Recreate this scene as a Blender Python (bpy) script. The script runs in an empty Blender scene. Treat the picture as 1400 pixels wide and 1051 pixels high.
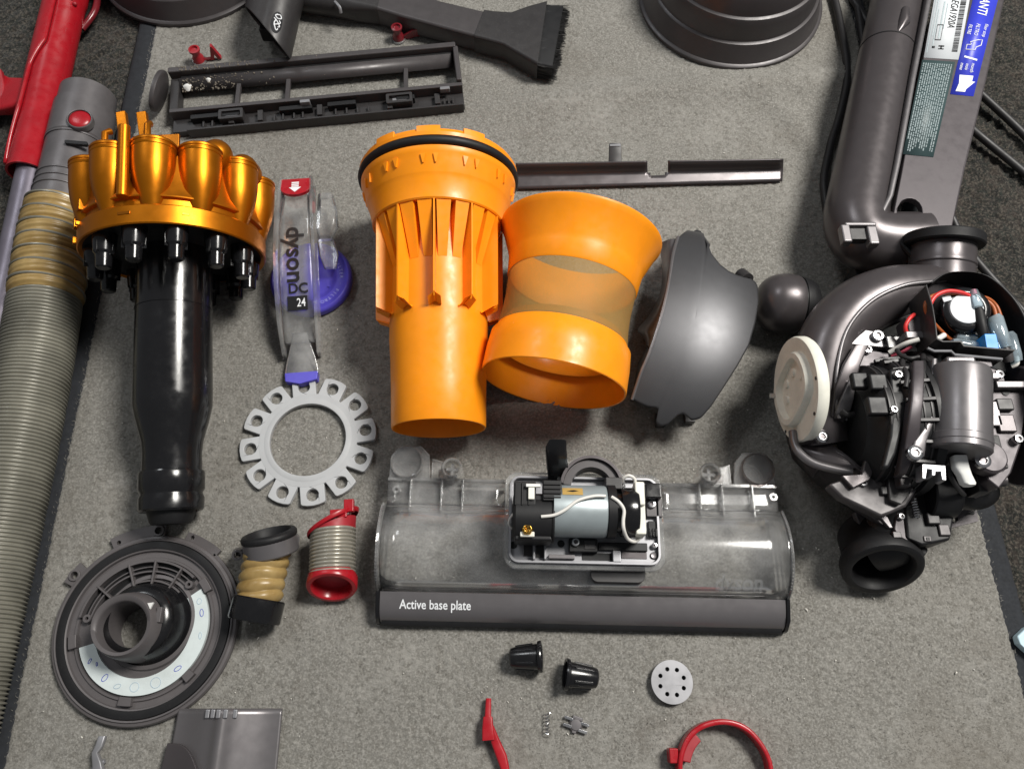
import bpy, bmesh, math, random
from mathutils import Vector, Matrix, noise
from mathutils.geometry import tessellate_polygon
random.seed(7)
PI = math.pi
R = math.radians
scene = bpy.context.scene
COL = scene.collection

# ------------------------------------------------------------------ camera
CAM_H = 570.0            # camera height above the mat, in millimetres
TILT = R(22.5)           # tilt away from straight down
FPX = 1058.0             # focal length in photograph pixels (1400 wide)
cam_d = bpy.data.cameras.new('camera')
cam_d.sensor_width = 36.0
cam_d.lens = 36.0 * FPX / 1400.0
cam_d.clip_start = 0.01
cam_d.clip_end = 50
cam = bpy.data.objects.new('camera', cam_d)
cam.location = (0, 0, CAM_H * .001)
cam.rotation_euler = (TILT, 0, 0)
COL.objects.link(cam)
scene.camera = cam

# ------------------------------------------------------------------ light
world = bpy.data.worlds.new('World')
scene.world = world
world.use_nodes = True
bg = world.node_tree.nodes['Background']
bg.inputs[0].default_value = (0.93, 0.96, 1.0, 1)
bg.inputs[1].default_value = 0.17

def area(name, loc, target, size, power, col, shape='DISK', sy=None):
    d = bpy.data.lights.new(name, 'AREA')
    d.shape = shape
    d.size = size
    if sy: d.size_y = sy
    d.energy = power
    d.color = col
    o = bpy.data.objects.new(name, d)
    o.location = loc
    o.rotation_euler = (Vector(target) - Vector(loc)).to_track_quat('-Z', 'Y').to_euler()
    COL.objects.link(o)
    return o
area('ceiling_lamp', (1.12, .82, 2.0), (.1, .25, 0), 0.70, 73, (1.0, .968, .91))
area('second_ceiling_lamp', (-1.3, 1.6, 2.4), (0, .25, 0), .6, 13, (.95, .98, 1.0))
scene.view_settings.view_transform = 'Standard'
scene.view_settings.look = 'None'
scene.view_settings.exposure = 0.0
scene.view_settings.gamma = 1.0
scene.view_settings.use_curve_mapping = False
scene.cycles.max_bounces = 10
scene.cycles.transparent_max_bounces = 24
scene.cycles.use_denoising = True

# ------------------------------------------------------------------ helpers (all lengths in mm)
SN, CS = math.sin(TILT), math.cos(TILT)
def W(px, py, z=0.0):
    """place seen at a photograph pixel, on the level plane at height z"""
    dx = (px - 700.0) / FPX
    dy = (525.5 - py) / FPX
    t = (CAM_H - z) / (CS - dy * SN)
    return Vector((dx * t, (SN + dy * CS) * t, z))

def axisM(p0, p1, roll=0.0):
    """matrix whose local Z runs from p0 towards p1"""
    p0, p1 = Vector(p0), Vector(p1)
    q = (p1 - p0).to_track_quat('Z', 'Y')
    return Matrix.Translation(p0) @ q.to_matrix().to_4x4() @ Matrix.Rotation(roll, 4, 'Z')

def TRS(loc, rz=0, rx=0, ry=0):
    return Matrix.Translation(Vector(loc)) @ Matrix.Rotation(rz, 4, 'Z') @ Matrix.Rotation(rx, 4, 'X') @ Matrix.Rotation(ry, 4, 'Y')

I4 = Matrix.Identity(4)
ROOTM = {}

def rrect(w, h, r, n=4):
    pts = []
    r = min(r, w / 2 - .01, h / 2 - .01)
    for cx, cy, a in ((w/2-r, h/2-r, 0), (-w/2+r, h/2-r, 90), (-w/2+r, -h/2+r, 180), (w/2-r, -h/2+r, 270)):
        for k in range(n + 1):
            t = R(a + 90 * k / n)
            pts.append((cx + r * math.cos(t), cy + r * math.sin(t)))
    return pts

def ellipse(a, b, n=32, cx=0, cy=0):
    return [(cx + a * math.cos(2*PI*k/n), cy + b * math.sin(2*PI*k/n)) for k in range(n)]

def spline(pts, n=8):
    """Catmull-Rom through points (tuples of any size)"""
    P = [Vector(p) for p in pts]
    out = []
    for i in range(len(P) - 1):
        p0 = P[max(i-1, 0)]; p1 = P[i]; p2 = P[i+1]; p3 = P[min(i+2, len(P)-1)]
        for k in range(n):
            t = k / n
            out.append(.5 * ((2*p1) + (p2-p0)*t + (2*p0-5*p1+4*p2-p3)*t*t + (3*p1-p0-3*p2+p3)*t*t*t))
    out.append(P[-1])
    return out

class G:
    def __init__(s):
        s.v = []; s.f = []
    def add(s, vs, fs, M=None):
        b = len(s.v)
        s.v += [(M @ Vector(v)) if M is not None else Vector(v) for v in vs]
        s.f += [tuple(b + i for i in f) for f in fs]
        return s
    def box(s, c, d, M=None, taper=1.0):
        x, y, z = d[0]/2, d[1]/2, d[2]/2
        t = taper
        vs = [(-x,-y,-z),(x,-y,-z),(x,y,-z),(-x,y,-z),(-x*t,-y*t,z),(x*t,-y*t,z),(x*t,y*t,z),(-x*t,y*t,z)]
        vs = [Vector(v) + Vector(c) for v in vs]
        return s.add(vs, [(3,2,1,0),(4,5,6,7),(0,1,5,4),(1,2,6,5),(2,3,7,6),(3,0,4,7)], M)
    def bar(s, p0, p1, w, h):
        """box beam from p0 to p1, width w, height h (centred)"""
        p0, p1 = Vector(p0), Vector(p1)
        d = (p1 - p0); L = d.length; d.normalize()
        up = Vector((0,0,1)) if abs(d.z) < .95 else Vector((0,1,0))
        x = d.cross(up).normalized(); u = x.cross(d)
        M = Matrix((( x.x, d.x, u.x, p0.x),(x.y, d.y, u.y, p0.y),(x.z, d.z, u.z, p0.z),(0,0,0,1)))
        return s.box((0, L/2, 0), (w, L, h), M)
    def lathe(s, prof, n=48, M=None, a0=0.0, a1=2*PI):
        full = abs(a1 - a0 - 2*PI) < 1e-6
        m = n if full else n + 1
        vs = []; fs = []
        for k in range(m):
            a = a0 + (a1 - a0) * k / n
            c, si = math.cos(a), math.sin(a)
            for (r, h) in prof: vs.append((r*c, r*si, h))
        p = len(prof)
        for k in range(n):
            k2 = (k + 1) % m if full else k + 1
            for j in range(p - 1):
                fs.append((k*p+j, k2*p+j, k2*p+j+1, k*p+j+1))
        return s.add(vs, fs, M)
    def cyl(s, p0, p1, r0, r1=None, n=24, cap=True):
        r1 = r0 if r1 is None else r1
        L = (Vector(p1) - Vector(p0)).length
        M = axisM(p0, p1)
        vs = []; fs = []
        for k in range(n):
            a = 2*PI*k/n
            vs += [(r0*math.cos(a), r0*math.sin(a), 0), (r1*math.cos(a), r1*math.sin(a), L)]
        for k in range(n):
            j = (k+1) % n
            fs.append((2*k, 2*j, 2*j+1, 2*k+1))
        if cap:
            fs.append(tuple(2*k for k in reversed(range(n)))); fs.append(tuple(2*k+1 for k in range(n)))
        return s.add(vs, fs, M)
    def tube(s, path, r, n=10, cap=True, closed=False):
        P = [Vector(p) for p in path]
        m = len(P)
        rr = r if isinstance(r, (list, tuple)) else [r] * m
        vs = []; fs = []
        x = None
        for i in range(m):
            if closed: d = P[(i+1) % m] - P[i-1]
            else: d = P[min(i+1, m-1)] - P[max(i-1, 0)]
            d.normalize()
            if x is None:
                a = Vector((0,0,1)) if abs(d.z) < .9 else Vector((1,0,0))
                x = a.cross(d).normalized()
            else:
                x = (x - d * x.dot(d)).normalized()
            y = d.cross(x)
            for k in range(n):
                t = 2*PI*k/n
                vs.append(P[i] + (x*math.cos(t) + y*math.sin(t)) * rr[i])
        for i in range(m if closed else m - 1):
            i2 = (i + 1) % m
            for k in range(n):
                j = (k+1) % n
                fs.append((i*n+k, i*n+j, i2*n+j, i2*n+k))
        if cap and not closed:
            fs.append(tuple(reversed(range(n)))); fs.append(tuple((m-1)*n + k for k in range(n)))
        return s.add(vs, fs)
    def loft(s, secs, cap=True, closed=True):
        n = len(secs[0]); vs = []; fs = []
        for q in secs: vs += [Vector(p) for p in q]
        for i in range(len(secs) - 1):
            for k in range(n if closed else n - 1):
                j = (k+1) % n
                fs.append((i*n+k, i*n+j, (i+1)*n+j, (i+1)*n+k))
        if cap and closed:
            fs.append(tuple(reversed(range(n)))); fs.append(tuple((len(secs)-1)*n + k for k in range(n)))
        return s.add(vs, fs)
    def prism(s, outer, z0, z1, holes=(), M=None):
        loops = [list(outer)] + [list(h) for h in holes]
        flat = [p for l in loops for p in l]
        tri = tessellate_polygon([[Vector((p[0], p[1], 0)) for p in l] for l in loops])
        N = len(flat)
        vs = [(p[0], p[1], z0) for p in flat] + [(p[0], p[1], z1) for p in flat]
        fs = []
        for t in tri:
            a, b, c = [Vector(flat[i]).to_2d() if len(flat[i]) > 2 else Vector(flat[i]) for i in t]
            if (b-a).cross(c-a) < 0: t = (t[0], t[2], t[1])
            fs.append((N+t[0], N+t[1], N+t[2])); fs.append((t[2], t[1], t[0]))
        o = 0
        for l in loops:
            L = len(l)
            for k in range(L):
                a, b = o + k, o + (k+1) % L
                fs.append((a, b, N+b, N+a))
            o += L
        return s.add(vs, fs, M)
    def grid(s, fn, nu, nv):
        vs = [fn(i/nu, j/nv) for j in range(nv+1) for i in range(nu+1)]
        fs = [(j*(nu+1)+i, j*(nu+1)+i+1, (j+1)*(nu+1)+i+1, (j+1)*(nu+1)+i) for j in range(nv) for i in range(nu)]
        return s.add(vs, fs)
    def sphere(s, c, r, n=20, m=12, sc=(1,1,1)):
        prof = [(r*math.sin(PI*k/m), -r*math.cos(PI*k/m)) for k in range(m+1)]
        return s.lathe(prof, n, Matrix.Translation(Vector(c)) @ Matrix.Diagonal((*sc, 1)))
    def dome(s, outline, zf, rings=14, c=None):
        """shell over a star-shaped outline (x,y[,z]); zf(x,y,t) gives the height at ring fraction t"""
        n = len(outline)
        if c is None: c = (sum(p[0] for p in outline)/n, sum(p[1] for p in outline)/n)
        vs = [(c[0], c[1], zf(c[0], c[1], 0))]; fs = []
        for k in range(1, rings + 1):
            t = k / rings
            for p in outline:
                x = c[0] + (p[0]-c[0])*t; y = c[1] + (p[1]-c[1])*t
                vs.append((x, y, zf(x, y, t)))
        for i in range(n):
            j = (i+1) % n
            fs.append((0, 1+i, 1+j))
            for k in range(rings - 1):
                a = 1 + k*n
                fs.append((a+i, a+n+i, a+n+j, a+j))
        return s.add(vs, fs)
    def build(s, name, mat, parent=None, world=False, sharp=38, bevel=0.0, solid=0.0, sub=0, merge=True, flip=True, bseg=2, offset=-1):
        vs = s.v
        M = ROOTM.get(parent.name, I4) if parent is not None else I4
        if world and parent is not None:
            Mi = M.inverted(); vs = [Mi @ v for v in vs]
        me = bpy.data.meshes.new(name)
        me.from_pydata([v * .001 for v in vs], [], s.f)
        if flip or merge:
            bm = bmesh.new(); bm.from_mesh(me)
            if merge: bmesh.ops.remove_doubles(bm, verts=bm.verts, dist=2e-6)
            if flip: bmesh.ops.recalc_face_normals(bm, faces=bm.faces)
            bm.to_mesh(me); bm.free()
        me.polygons.foreach_set('use_smooth', [True] * len(me.polygons))
        if sharp < 180: me.set_sharp_from_angle(angle=R(sharp))
        me.materials.append(MAT[mat] if isinstance(mat, str) else mat)
        o = bpy.data.objects.new(name, me)
        COL.objects.link(o)
        if parent is not None:
            o.parent = parent
            ROOTM[o.name] = M
        if solid:
            m = o.modifiers.new('thickness', 'SOLIDIFY'); m.thickness = solid * .001; m.offset = offset
        if bevel:
            m = o.modifiers.new('edges', 'BEVEL'); m.width = bevel * .001; m.segments = bseg
            m.limit_method = 'ANGLE'; m.angle_limit = R(40); m.harden_normals = True
        if sub:
            m = o.modifiers.new('smooth', 'SUBSURF'); m.levels = sub; m.render_levels = sub
        return o

def thing(name, label, cat, loc=(0,0,0), rz=0.0, group=None, rx=0.0, ry=0.0):
    o = bpy.data.objects.new(name, None)
    o.empty_display_size = .01
    COL.objects.link(o)
    M = TRS(loc, rz, rx, ry)
    o.matrix_world = Matrix.Translation(Vector(loc) * .001) @ Matrix.Rotation(rz, 4, 'Z') @ Matrix.Rotation(rx, 4, 'X') @ Matrix.Rotation(ry, 4, 'Y')
    ROOTM[o.name] = M
    o['label'] = label; o['category'] = cat
    if group: o['group'] = group
    return o

def tag(o, label, cat, group=None):
    o['label'] = label; o['category'] = cat
    if group: o['group'] = group
    return o

def copy_tree(o, parent=None):
    c = o.copy(); COL.objects.link(c)
    if parent is not None: c.parent = parent
    ROOTM[c.name] = ROOTM.get(o.name, I4)
    for ch in list(o.children): copy_tree(ch, c)
    return c

def dup(part, parent, M):
    """copy of a part, moved by M (mm) inside its parent; sub-parts come along"""
    Ms = M.copy(); Ms.translation = M.translation * .001
    c = copy_tree(part, parent)
    c.matrix_basis = Ms @ part.matrix_basis
    return c

_txt = {}
def text_geo(body, size, bold=0.0, spacing=1.0):
    key = (body, size, bold, spacing)
    if key not in _txt:
        cu = bpy.data.curves.new('text', 'FONT')
        cu.body = body; cu.size = 1.0; cu.align_x = 'CENTER'; cu.align_y = 'CENTER'
        cu.offset = bold; cu.space_character = spacing; cu.resolution_u = 3
        o = bpy.data.objects.new('text', cu); COL.objects.link(o)
        bpy.context.view_layer.update()
        me = bpy.data.meshes.new_from_object(o.evaluated_get(bpy.context.evaluated_depsgraph_get()))
        _txt[key] = ([v.co * size for v in me.vertices], [tuple(p.vertices) for p in me.polygons])
        bpy.data.objects.remove(o); bpy.data.curves.remove(cu); bpy.data.meshes.remove(me)
    return _txt[key]

def lettering(body, size, mat, parent, M, bold=0.0, fn=None, world=False, spacing=1.0, sx=1.0, name='lettering'):
    vs, fs = text_geo(body, size, bold, spacing)
    g = G()
    if fn: vs = [fn(v.x*sx, v.y) for v in vs]
    else: vs = [Vector((v.x*sx, v.y, 0)) for v in vs]
    g.add(vs, fs, M)
    return g.build(name, mat, parent, world=world, flip=False, merge=False)
# ------------------------------------------------------------------ materials
MAT = {}
def nodes_of(name):
    m = bpy.data.materials.new(name); m.use_nodes = True
    nt = m.node_tree
    return m, nt, nt.nodes['Principled BSDF']

def mat(name, col, rough=.4, metal=0.0, var=.06, rvar=.05, nscale=60.0, bump=0.0, bscale=900.0, coat=0.0, col2=None, dust=0.0, spec=.5, emit=0.0):
    m, nt, b = nodes_of(name)
    N, L = nt.nodes, nt.links
    tc = N.new('ShaderNodeTexCoord')
    n1 = N.new('ShaderNodeTexNoise'); n1.inputs['Scale'].default_value = nscale; n1.inputs['Detail'].default_value = 6; n1.inputs['Roughness'].default_value = .65
    L.new(tc.outputs['Object'], n1.inputs['Vector'])
    mx = N.new('ShaderNodeMix'); mx.data_type = 'RGBA'
    c2 = col2 or tuple(min(1, c * (1 + var * 2.0) + var * .01) for c in col)
    mx.inputs['A'].default_value = (*[c * (1 - var) for c in col], 1)
    mx.inputs['B'].default_value = (*c2, 1)
    rmp = N.new('ShaderNodeMapRange'); rmp.inputs['From Min'].default_value = .3; rmp.inputs['From Max'].default_value = .72
    L.new(n1.outputs['Fac'], rmp.inputs['Value'])
    L.new(rmp.outputs[0], mx.inputs['Factor'])
    out = mx.outputs['Result']
    if dust:
        n3 = N.new('ShaderNodeTexNoise'); n3.inputs['Scale'].default_value = 1300; n3.inputs['Detail'].default_value = 6
        L.new(tc.outputs['Object'], n3.inputs['Vector'])
        r3 = N.new('ShaderNodeMapRange'); r3.inputs['From Min'].default_value = .56; r3.inputs['From Max'].default_value = .78; r3.inputs['To Max'].default_value = dust
        L.new(n3.outputs['Fac'], r3.inputs['Value'])
        mx2 = N.new('ShaderNodeMix'); mx2.data_type = 'RGBA'; mx2.inputs['B'].default_value = (.32, .30, .27, 1)
        L.new(out, mx2.inputs['A']); L.new(r3.outputs[0], mx2.inputs['Factor']); out = mx2.outputs['Result']
    L.new(out, b.inputs['Base Color'])
    n2 = N.new('ShaderNodeTexNoise'); n2.inputs['Scale'].default_value = nscale * 2.3; n2.inputs['Detail'].default_value = 4
    L.new(tc.outputs['Object'], n2.inputs['Vector'])
    rr = N.new('ShaderNodeMapRange'); rr.inputs['From Min'].default_value = .3; rr.inputs['From Max'].default_value = .7
    rr.inputs['To Min'].default_value = max(.03, rough - rvar); rr.inputs['To Max'].default_value = min(1, rough + rvar)
    L.new(n2.outputs['Fac'], rr.inputs['Value']); L.new(rr.outputs[0], b.inputs['Roughness'])
    b.inputs['Metallic'].default_value = metal
    b.inputs['Specular IOR Level'].default_value = spec
    if coat: b.inputs['Coat Weight'].default_value = coat; b.inputs['Coat Roughness'].default_value = .08
    if bump:
        nb = N.new('ShaderNodeTexNoise'); nb.inputs['Scale'].default_value = bscale; nb.inputs['Detail'].default_value = 3
        L.new(tc.outputs['Object'], nb.inputs['Vector'])
        bp = N.new('ShaderNodeBump'); bp.inputs['Strength'].default_value = bump; bp.inputs['Distance'].default_value = .001
        L.new(nb.outputs['Fac'], bp.inputs['Height']); L.new(bp.outputs[0], b.inputs['Normal'])
    MAT[name] = m
    return m

mat('gold', (.51, .160, .004), .37, .85, var=.03, rvar=.04, dust=.04)
mat('gold_dark', (.36, .115, .006), .34, .85, var=.08, rvar=.06)
mat('black_gloss', (.007, .007, .008), .20, 0, rvar=.08, dust=.025)
mat('black_plastic', (.010, .010, .011), .48, 0, dust=.03, spec=.35)
mat('lid_grey', (.105, .096, .098), .46, .15, var=.04, dust=.10)
mat('print_fine', (.20, .25, .26), .55, 0, var=.1)
mat('black_rubber', (.008, .008, .009), .55, 0, dust=.04, spec=.35)
mat('orange', (.94, .295, .006), .38, 0, var=.04, rvar=.09, spec=.42, dust=.07)
mat('red', (.34, .007, .014), .30, 0, var=.07, rvar=.10)
mat('red_dull', (.30, .012, .020), .48, 0, var=.10, rvar=.10, dust=.06)
mat('maroon', (.16, .012, .018), .25, 0, var=.1)
mat('charcoal', (.030, .028, .029), .44, .1, var=.05, dust=.12)
mat('charcoal_light', (.066, .060, .062), .42, .25, var=.05, dust=.10)
mat('gunmetal', (.175, .165, .17), .36, .55, var=.02, rvar=.04, dust=.03)
mat('gunmetal_dark', (.090, .080, .083), .32, .5, var=.02, rvar=.04, dust=.03)
mat('shell_paint', (.085, .085, .090), .42, .6, var=.02, rvar=.015, dust=.03)
mat('plum_grey', (.066, .057, .062), .42, .3, var=.03, rvar=.06, dust=.04)
mat('silver_grey', (.30, .30, .315), .38, .55, var=.05)
mat('steel', (.60, .60, .61), .22, 1.0, var=.05)
mat('brass', (.55, .33, .07), .25, 1.0)
mat('seal_white', (.42, .43, .44), .55, 0, var=.05, nscale=40, dust=.10)
mat('cream', (.74, .73, .65), .45, 0, var=.08, dust=.05)
mat('white_plastic', (.72, .72, .70), .42, 0, var=.05)
mat('purple', (.085, .070, .50), .38, 0, var=.06)
mat('blue_block', (.01, .26, .72), .38, 0, var=.04)
mat('blue_print', (.03, .035, .50), .5, 0, var=.08)
mat('label_blue', (.035, .05, .55), .38, 0, var=.04)
mat('label_white', (.66, .69, .72), .5, 0, var=.03)
mat('label_teal', (.035, .065, .068), .5, 0, var=.06)
mat('print_white', (.78, .80, .82), .55, 0, var=.03)
mat('print_grey', (.36, .43, .45), .55, 0, var=.1)
mat('print_black', (.008, .008, .010), .45, 0)
mat('print_pale', (.35, .36, .75), .5, 0)
mat('sticker', (.60, .66, .66), .55, 0, var=.04, nscale=120)
mat('pen_blue', (.05, .07, .45), .6, 0)
mat('pen_pale', (.40, .50, .58), .6, 0)
mat('motor_can', (.33, .375, .39), .36, .35, var=.05, rvar=.06)
mat('tape_tan', (.42, .27, .08), .45, 0, var=.12)
mat('wire_white', (.70, .68, .64), .42, 0)
mat('wire_red', (.62, .03, .03), .4, 0)
mat('wire_brown', (.36, .09, .022), .42, 0)
mat('wire_pink', (.70, .10, .16), .4, 0)
mat('green', (.08, .55, .06), .4, 0)
mat('cable', (.016, .015, .016), .5, 0, dust=.06)
mat('hose_grey', (.205, .198, .165), .36, .2, var=.22, nscale=22, dust=.10)
mat('hose_silver', (.36, .34, .29), .30, .45, var=.12, nscale=60, dust=.05)
mat('hose_yellow', (.29, .18, .055), .36, 0, var=.18, nscale=40, col2=(.42, .30, .125))
mat('hose_cuff', (.115, .108, .112), .40, .25, var=.10, dust=.08)
mat('wand_tube', (.16, .145, .18), .40, .45, var=.12, nscale=30, dust=.06)
mat('border', (.013, .015, .019), .85, 0, var=.2, nscale=200, bump=.25, bscale=1400)
mat('bristle', (.006, .006, .007), .5, 0)
mat('pale_blue', (.50, .66, .74), .5, 0, var=.05)
mat('dirt', (.15, .13, .105), .9, 0, var=.3, nscale=300)
mat('crumb', (.58, .56, .51), .9, 0, var=.3, nscale=300)

def clear(name, tint=(.93, .94, .95), haze=.10, rough=.06, ior=1.42, hazecol=(.75, .76, .77), scuff=.25):
    """thin clear plastic: mirror by Fresnel, the rest straight through, a little scuffed haze"""
    m = bpy.data.materials.new(name); m.use_nodes = True
    nt = m.node_tree; N, L = nt.nodes, nt.links; N.clear()
    out = N.new('ShaderNodeOutputMaterial')
    tr = N.new('ShaderNodeBsdfTransparent'); tr.inputs[0].default_value = (*tint, 1)
    df = N.new('ShaderNodeBsdfDiffuse'); df.inputs[0].default_value = (*hazecol, 1)
    gl = N.new('ShaderNodeBsdfGlossy'); gl.inputs['Roughness'].default_value = rough; gl.inputs[0].default_value = (1, 1, 1, 1)
    fr = N.new('ShaderNodeFresnel'); fr.inputs[0].default_value = ior
    tc = N.new('ShaderNodeTexCoord')
    n = N.new('ShaderNodeTexNoise'); n.inputs['Scale'].default_value = 45; n.inputs['Detail'].default_value = 7
    L.new(tc.outputs['Object'], n.inputs['Vector'])
    mr = N.new('ShaderNodeMapRange'); mr.inputs['From Min'].default_value = .35; mr.inputs['From Max'].default_value = .75
    mr.inputs['To Min'].default_value = haze * (1 - scuff * 2); mr.inputs['To Max'].default_value = haze * (1 + scuff * 3)
    L.new(n.outputs['Fac'], mr.inputs['Value'])
    m1 = N.new('ShaderNodeMixShader'); L.new(mr.outputs[0], m1.inputs[0]); L.new(tr.outputs[0], m1.inputs[1]); L.new(df.outputs[0], m1.inputs[2])
    m2 = N.new('ShaderNodeMixShader'); L.new(fr.outputs[0], m2.inputs[0]); L.new(m1.outputs[0], m2.inputs[1]); L.new(gl.outputs[0], m2.inputs[2])
    L.new(m2.outputs[0], out.inputs['Surface'])
    MAT[name] = m
clear('clear', rough=.12, tint=(.972, .975, .978), haze=.095, scuff=.28, hazecol=(.82, .82, .81))
clear('clear_emboss', tint=(.8, .8, .8), haze=.22, scuff=.1)
clear('clear_thick', tint=(.92, .925, .93), haze=.13, rough=.1, ior=1.5, scuff=.25, hazecol=(.85, .85, .84))
clear('clear_smoke', tint=(.70, .66, .65), haze=.06, rough=.32, ior=1.25, hazecol=(.2, .19, .19))
clear('clear_blue', tint=(.72, .82, .88), haze=.38, rough=.1, hazecol=(.50, .60, .66))

def mesh_mat():
    m, nt, b = nodes_of('fine_mesh'); N, L = nt.nodes, nt.links
    b.inputs['Base Color'].default_value = (.33, .20, .06, 1); b.inputs['Metallic'].default_value = .0; b.inputs['Roughness'].default_value = .62; b.inputs['Specular IOR Level'].default_value = .2
    tc = N.new('ShaderNodeTexCoord'); n = N.new('ShaderNodeTexNoise'); n.inputs['Scale'].default_value = 35; n.inputs['Detail'].default_value = 5
    L.new(tc.outputs['Object'], n.inputs['Vector'])
    n2 = N.new('ShaderNodeTexNoise'); n2.inputs['Scale'].default_value = 1600; L.new(tc.outputs['Object'], n2.inputs['Vector'])
    ad = N.new('ShaderNodeMath'); ad.operation = 'ADD'; L.new(n.outputs['Fac'], ad.inputs[0]); L.new(n2.outputs['Fac'], ad.inputs[1])
    mr = N.new('ShaderNodeMapRange'); mr.inputs['From Min'].default_value = .7; mr.inputs['From Max'].default_value = 1.3; mr.inputs['To Min'].default_value = .64; mr.inputs['To Max'].default_value = .84
    L.new(ad.outputs[0], mr.inputs['Value'])
    tr = N.new('ShaderNodeBsdfTransparent'); ms = N.new('ShaderNodeMixShader')
    L.new(mr.outputs[0], ms.inputs[0]); L.new(tr.outputs[0], ms.inputs[1]); L.new(b.outputs[0], ms.inputs[2])
    L.new(ms.outputs[0], nt.nodes['Material Output'].inputs['Surface'])
    MAT['fine_mesh'] = m
mesh_mat()

def carpet(name, cols, scales, rough=.95, bump=.9, bscale=700, lo=.44, hi=.66, stain=None):
    m, nt, b = nodes_of(name); N, L = nt.nodes, nt.links
    tc = N.new('ShaderNodeTexCoord')
    def nz(s, d=4, r=.6):
        n = N.new('ShaderNodeTexNoise'); n.inputs['Scale'].default_value = s; n.inputs['Detail'].default_value = d; n.inputs['Roughness'].default_value = r
        L.new(tc.outputs['Object'], n.inputs['Vector']); return n
    cur = None
    for i, (c, s) in enumerate(zip(cols[1:], scales)):
        mx = N.new('ShaderNodeMix'); mx.data_type = 'RGBA'
        if cur is None: mx.inputs['A'].default_value = (*cols[0], 1)
        else: L.new(cur, mx.inputs['A'])
        mx.inputs['B'].default_value = (*c, 1)
        mr = N.new('ShaderNodeMapRange'); mr.inputs['From Min'].default_value = lo; mr.inputs['From Max'].default_value = hi
        n = nz(s); L.new(n.outputs['Fac'], mr.inputs['Value']); L.new(mr.outputs[0], mx.inputs['Factor'])
        cur = mx.outputs['Result']
    for (sc, l_, h_, amt, col) in (stain or ()):
        n = nz(sc, 7, .62); mr = N.new('ShaderNodeMapRange'); mr.inputs['From Min'].default_value = l_; mr.inputs['From Max'].default_value = h_; mr.inputs['To Max'].default_value = amt
        L.new(n.outputs['Fac'], mr.inputs['Value'])
        mx = N.new('ShaderNodeMix'); mx.data_type = 'RGBA'; L.new(cur, mx.inputs['A']); mx.inputs['B'].default_value = (*col, 1); L.new(mr.outputs[0], mx.inputs['Factor'])
        cur = mx.outputs['Result']
    L.new(cur, b.inputs['Base Color'])
    b.inputs['Roughness'].default_value = rough
    b.inputs['Specular IOR Level'].default_value = .15
    b.inputs['Sheen Weight'].default_value = .12
    n = nz(bscale, 5, .7); bp = N.new('ShaderNodeBump'); bp.inputs['Strength'].default_value = bump; bp.inputs['Distance'].default_value = .0016
    L.new(n.outputs['Fac'], bp.inputs['Height']); L.new(bp.outputs[0], b.inputs['Normal'])
    MAT[name] = m
carpet('mat_pile', [(.195, .188, .170), (.275, .266, .243), (.185, .178, .160), (.160, .152, .135), (.30, .290, .267)], [11, 34, 170, 620], bscale=900, bump=.55, stain=((5.0, .55, .75, .55, (.135, .118, .096)), (16, .60, .78, .5, (.12, .105, .09)), (28, .62, .8, .5, (.40, .39, .37))))
carpet('floor_carpet', [(.015, .015, .014), (.042, .034, .029), (.020, .025, .021), (.105, .092, .076)], [45, 240, 470], bscale=480, bump=1.0, lo=.47, hi=.68)

# ------------------------------------------------------------------ the setting
def structure(o):
    o['kind'] = 'structure'; return o

FLOOR_Z = -6.0
g = G()
def ffn(u, v):
    x, y = -720 + 1440*u, -140 + 1180*v
    p = Vector((x, y, 0))
    z = FLOOR_Z - 1.5 + 2.4 * noise.noise(p / 7.0) + 2.6 * noise.noise(p / 3.4)
    return (x, y, z)
g.grid(ffn, 620, 510)
structure(g.build('floor', 'floor_carpet', sharp=180, merge=False, flip=False))

# the mat: its long edges are straight lines on the floor
Lb, Lt = W(4, 1030), W(205, 62)
Rb, Rt = W(1392, 905), W(1335, 680)
def on_line(a, b, y):
    t = (y - a.y) / (b.y - a.y); return a.x + (b.x - a.x) * t
MY0, MY1 = -90.0, 800.0
RID = W(760, 135).y
def mat_z(x, y):
    p = Vector((x, y, 0))
    z = .9 * noise.noise(p / 55.0)
    xm = 1 / (1 + math.exp(-(x - 5) / 30.0))
    yc = RID + .10 * (x - 60) + 5 * noise.noise(p / 60.0)
    z += xm * 7.0 * math.exp(-((y - yc) / 17.0) ** 2)
    c = W(1105, 190)
    d = (x - c.x) * .85 + (y - c.y) * .52; e = -(x - c.x) * .52 + (y - c.y) * .85
    z += 4.5 * math.exp(-(d / 12.0) ** 2) * math.exp(-(e / 70.0) ** 2)
    return z
def mfn(u, v):
    y = MY0 + (MY1 - MY0) * v
    xl, xr = on_line(Lb, Lt, y), on_line(Rb, Rt, y)
    x = xl + (xr - xl) * u
    p = Vector((x, y, 3.0))
    fl_ = .75 + .5 * noise.noise(p / 45.0)
    z = mat_z(x, y) - .5 + fl_ * (1.25 * noise.noise(Vector((x / 3.8, y / 2.5, 0))) + .75 * noise.noise(Vector((x / 1.7, y / 1.3, 5))))
    e = min(u, 1 - u) * (xr - xl)
    if e < 2.5:
        z = z * (e / 2.5) + (-3.2) * (1 - e / 2.5)
        x += 1.6 * noise.noise(p / 2.2) * (1 if u < .5 else 1)
    return (x, y, z)
g = G(); g.grid(mfn, 470, 620)
mato = structure(g.build('mat', 'mat_pile', sharp=180, merge=False, flip=False))
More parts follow.
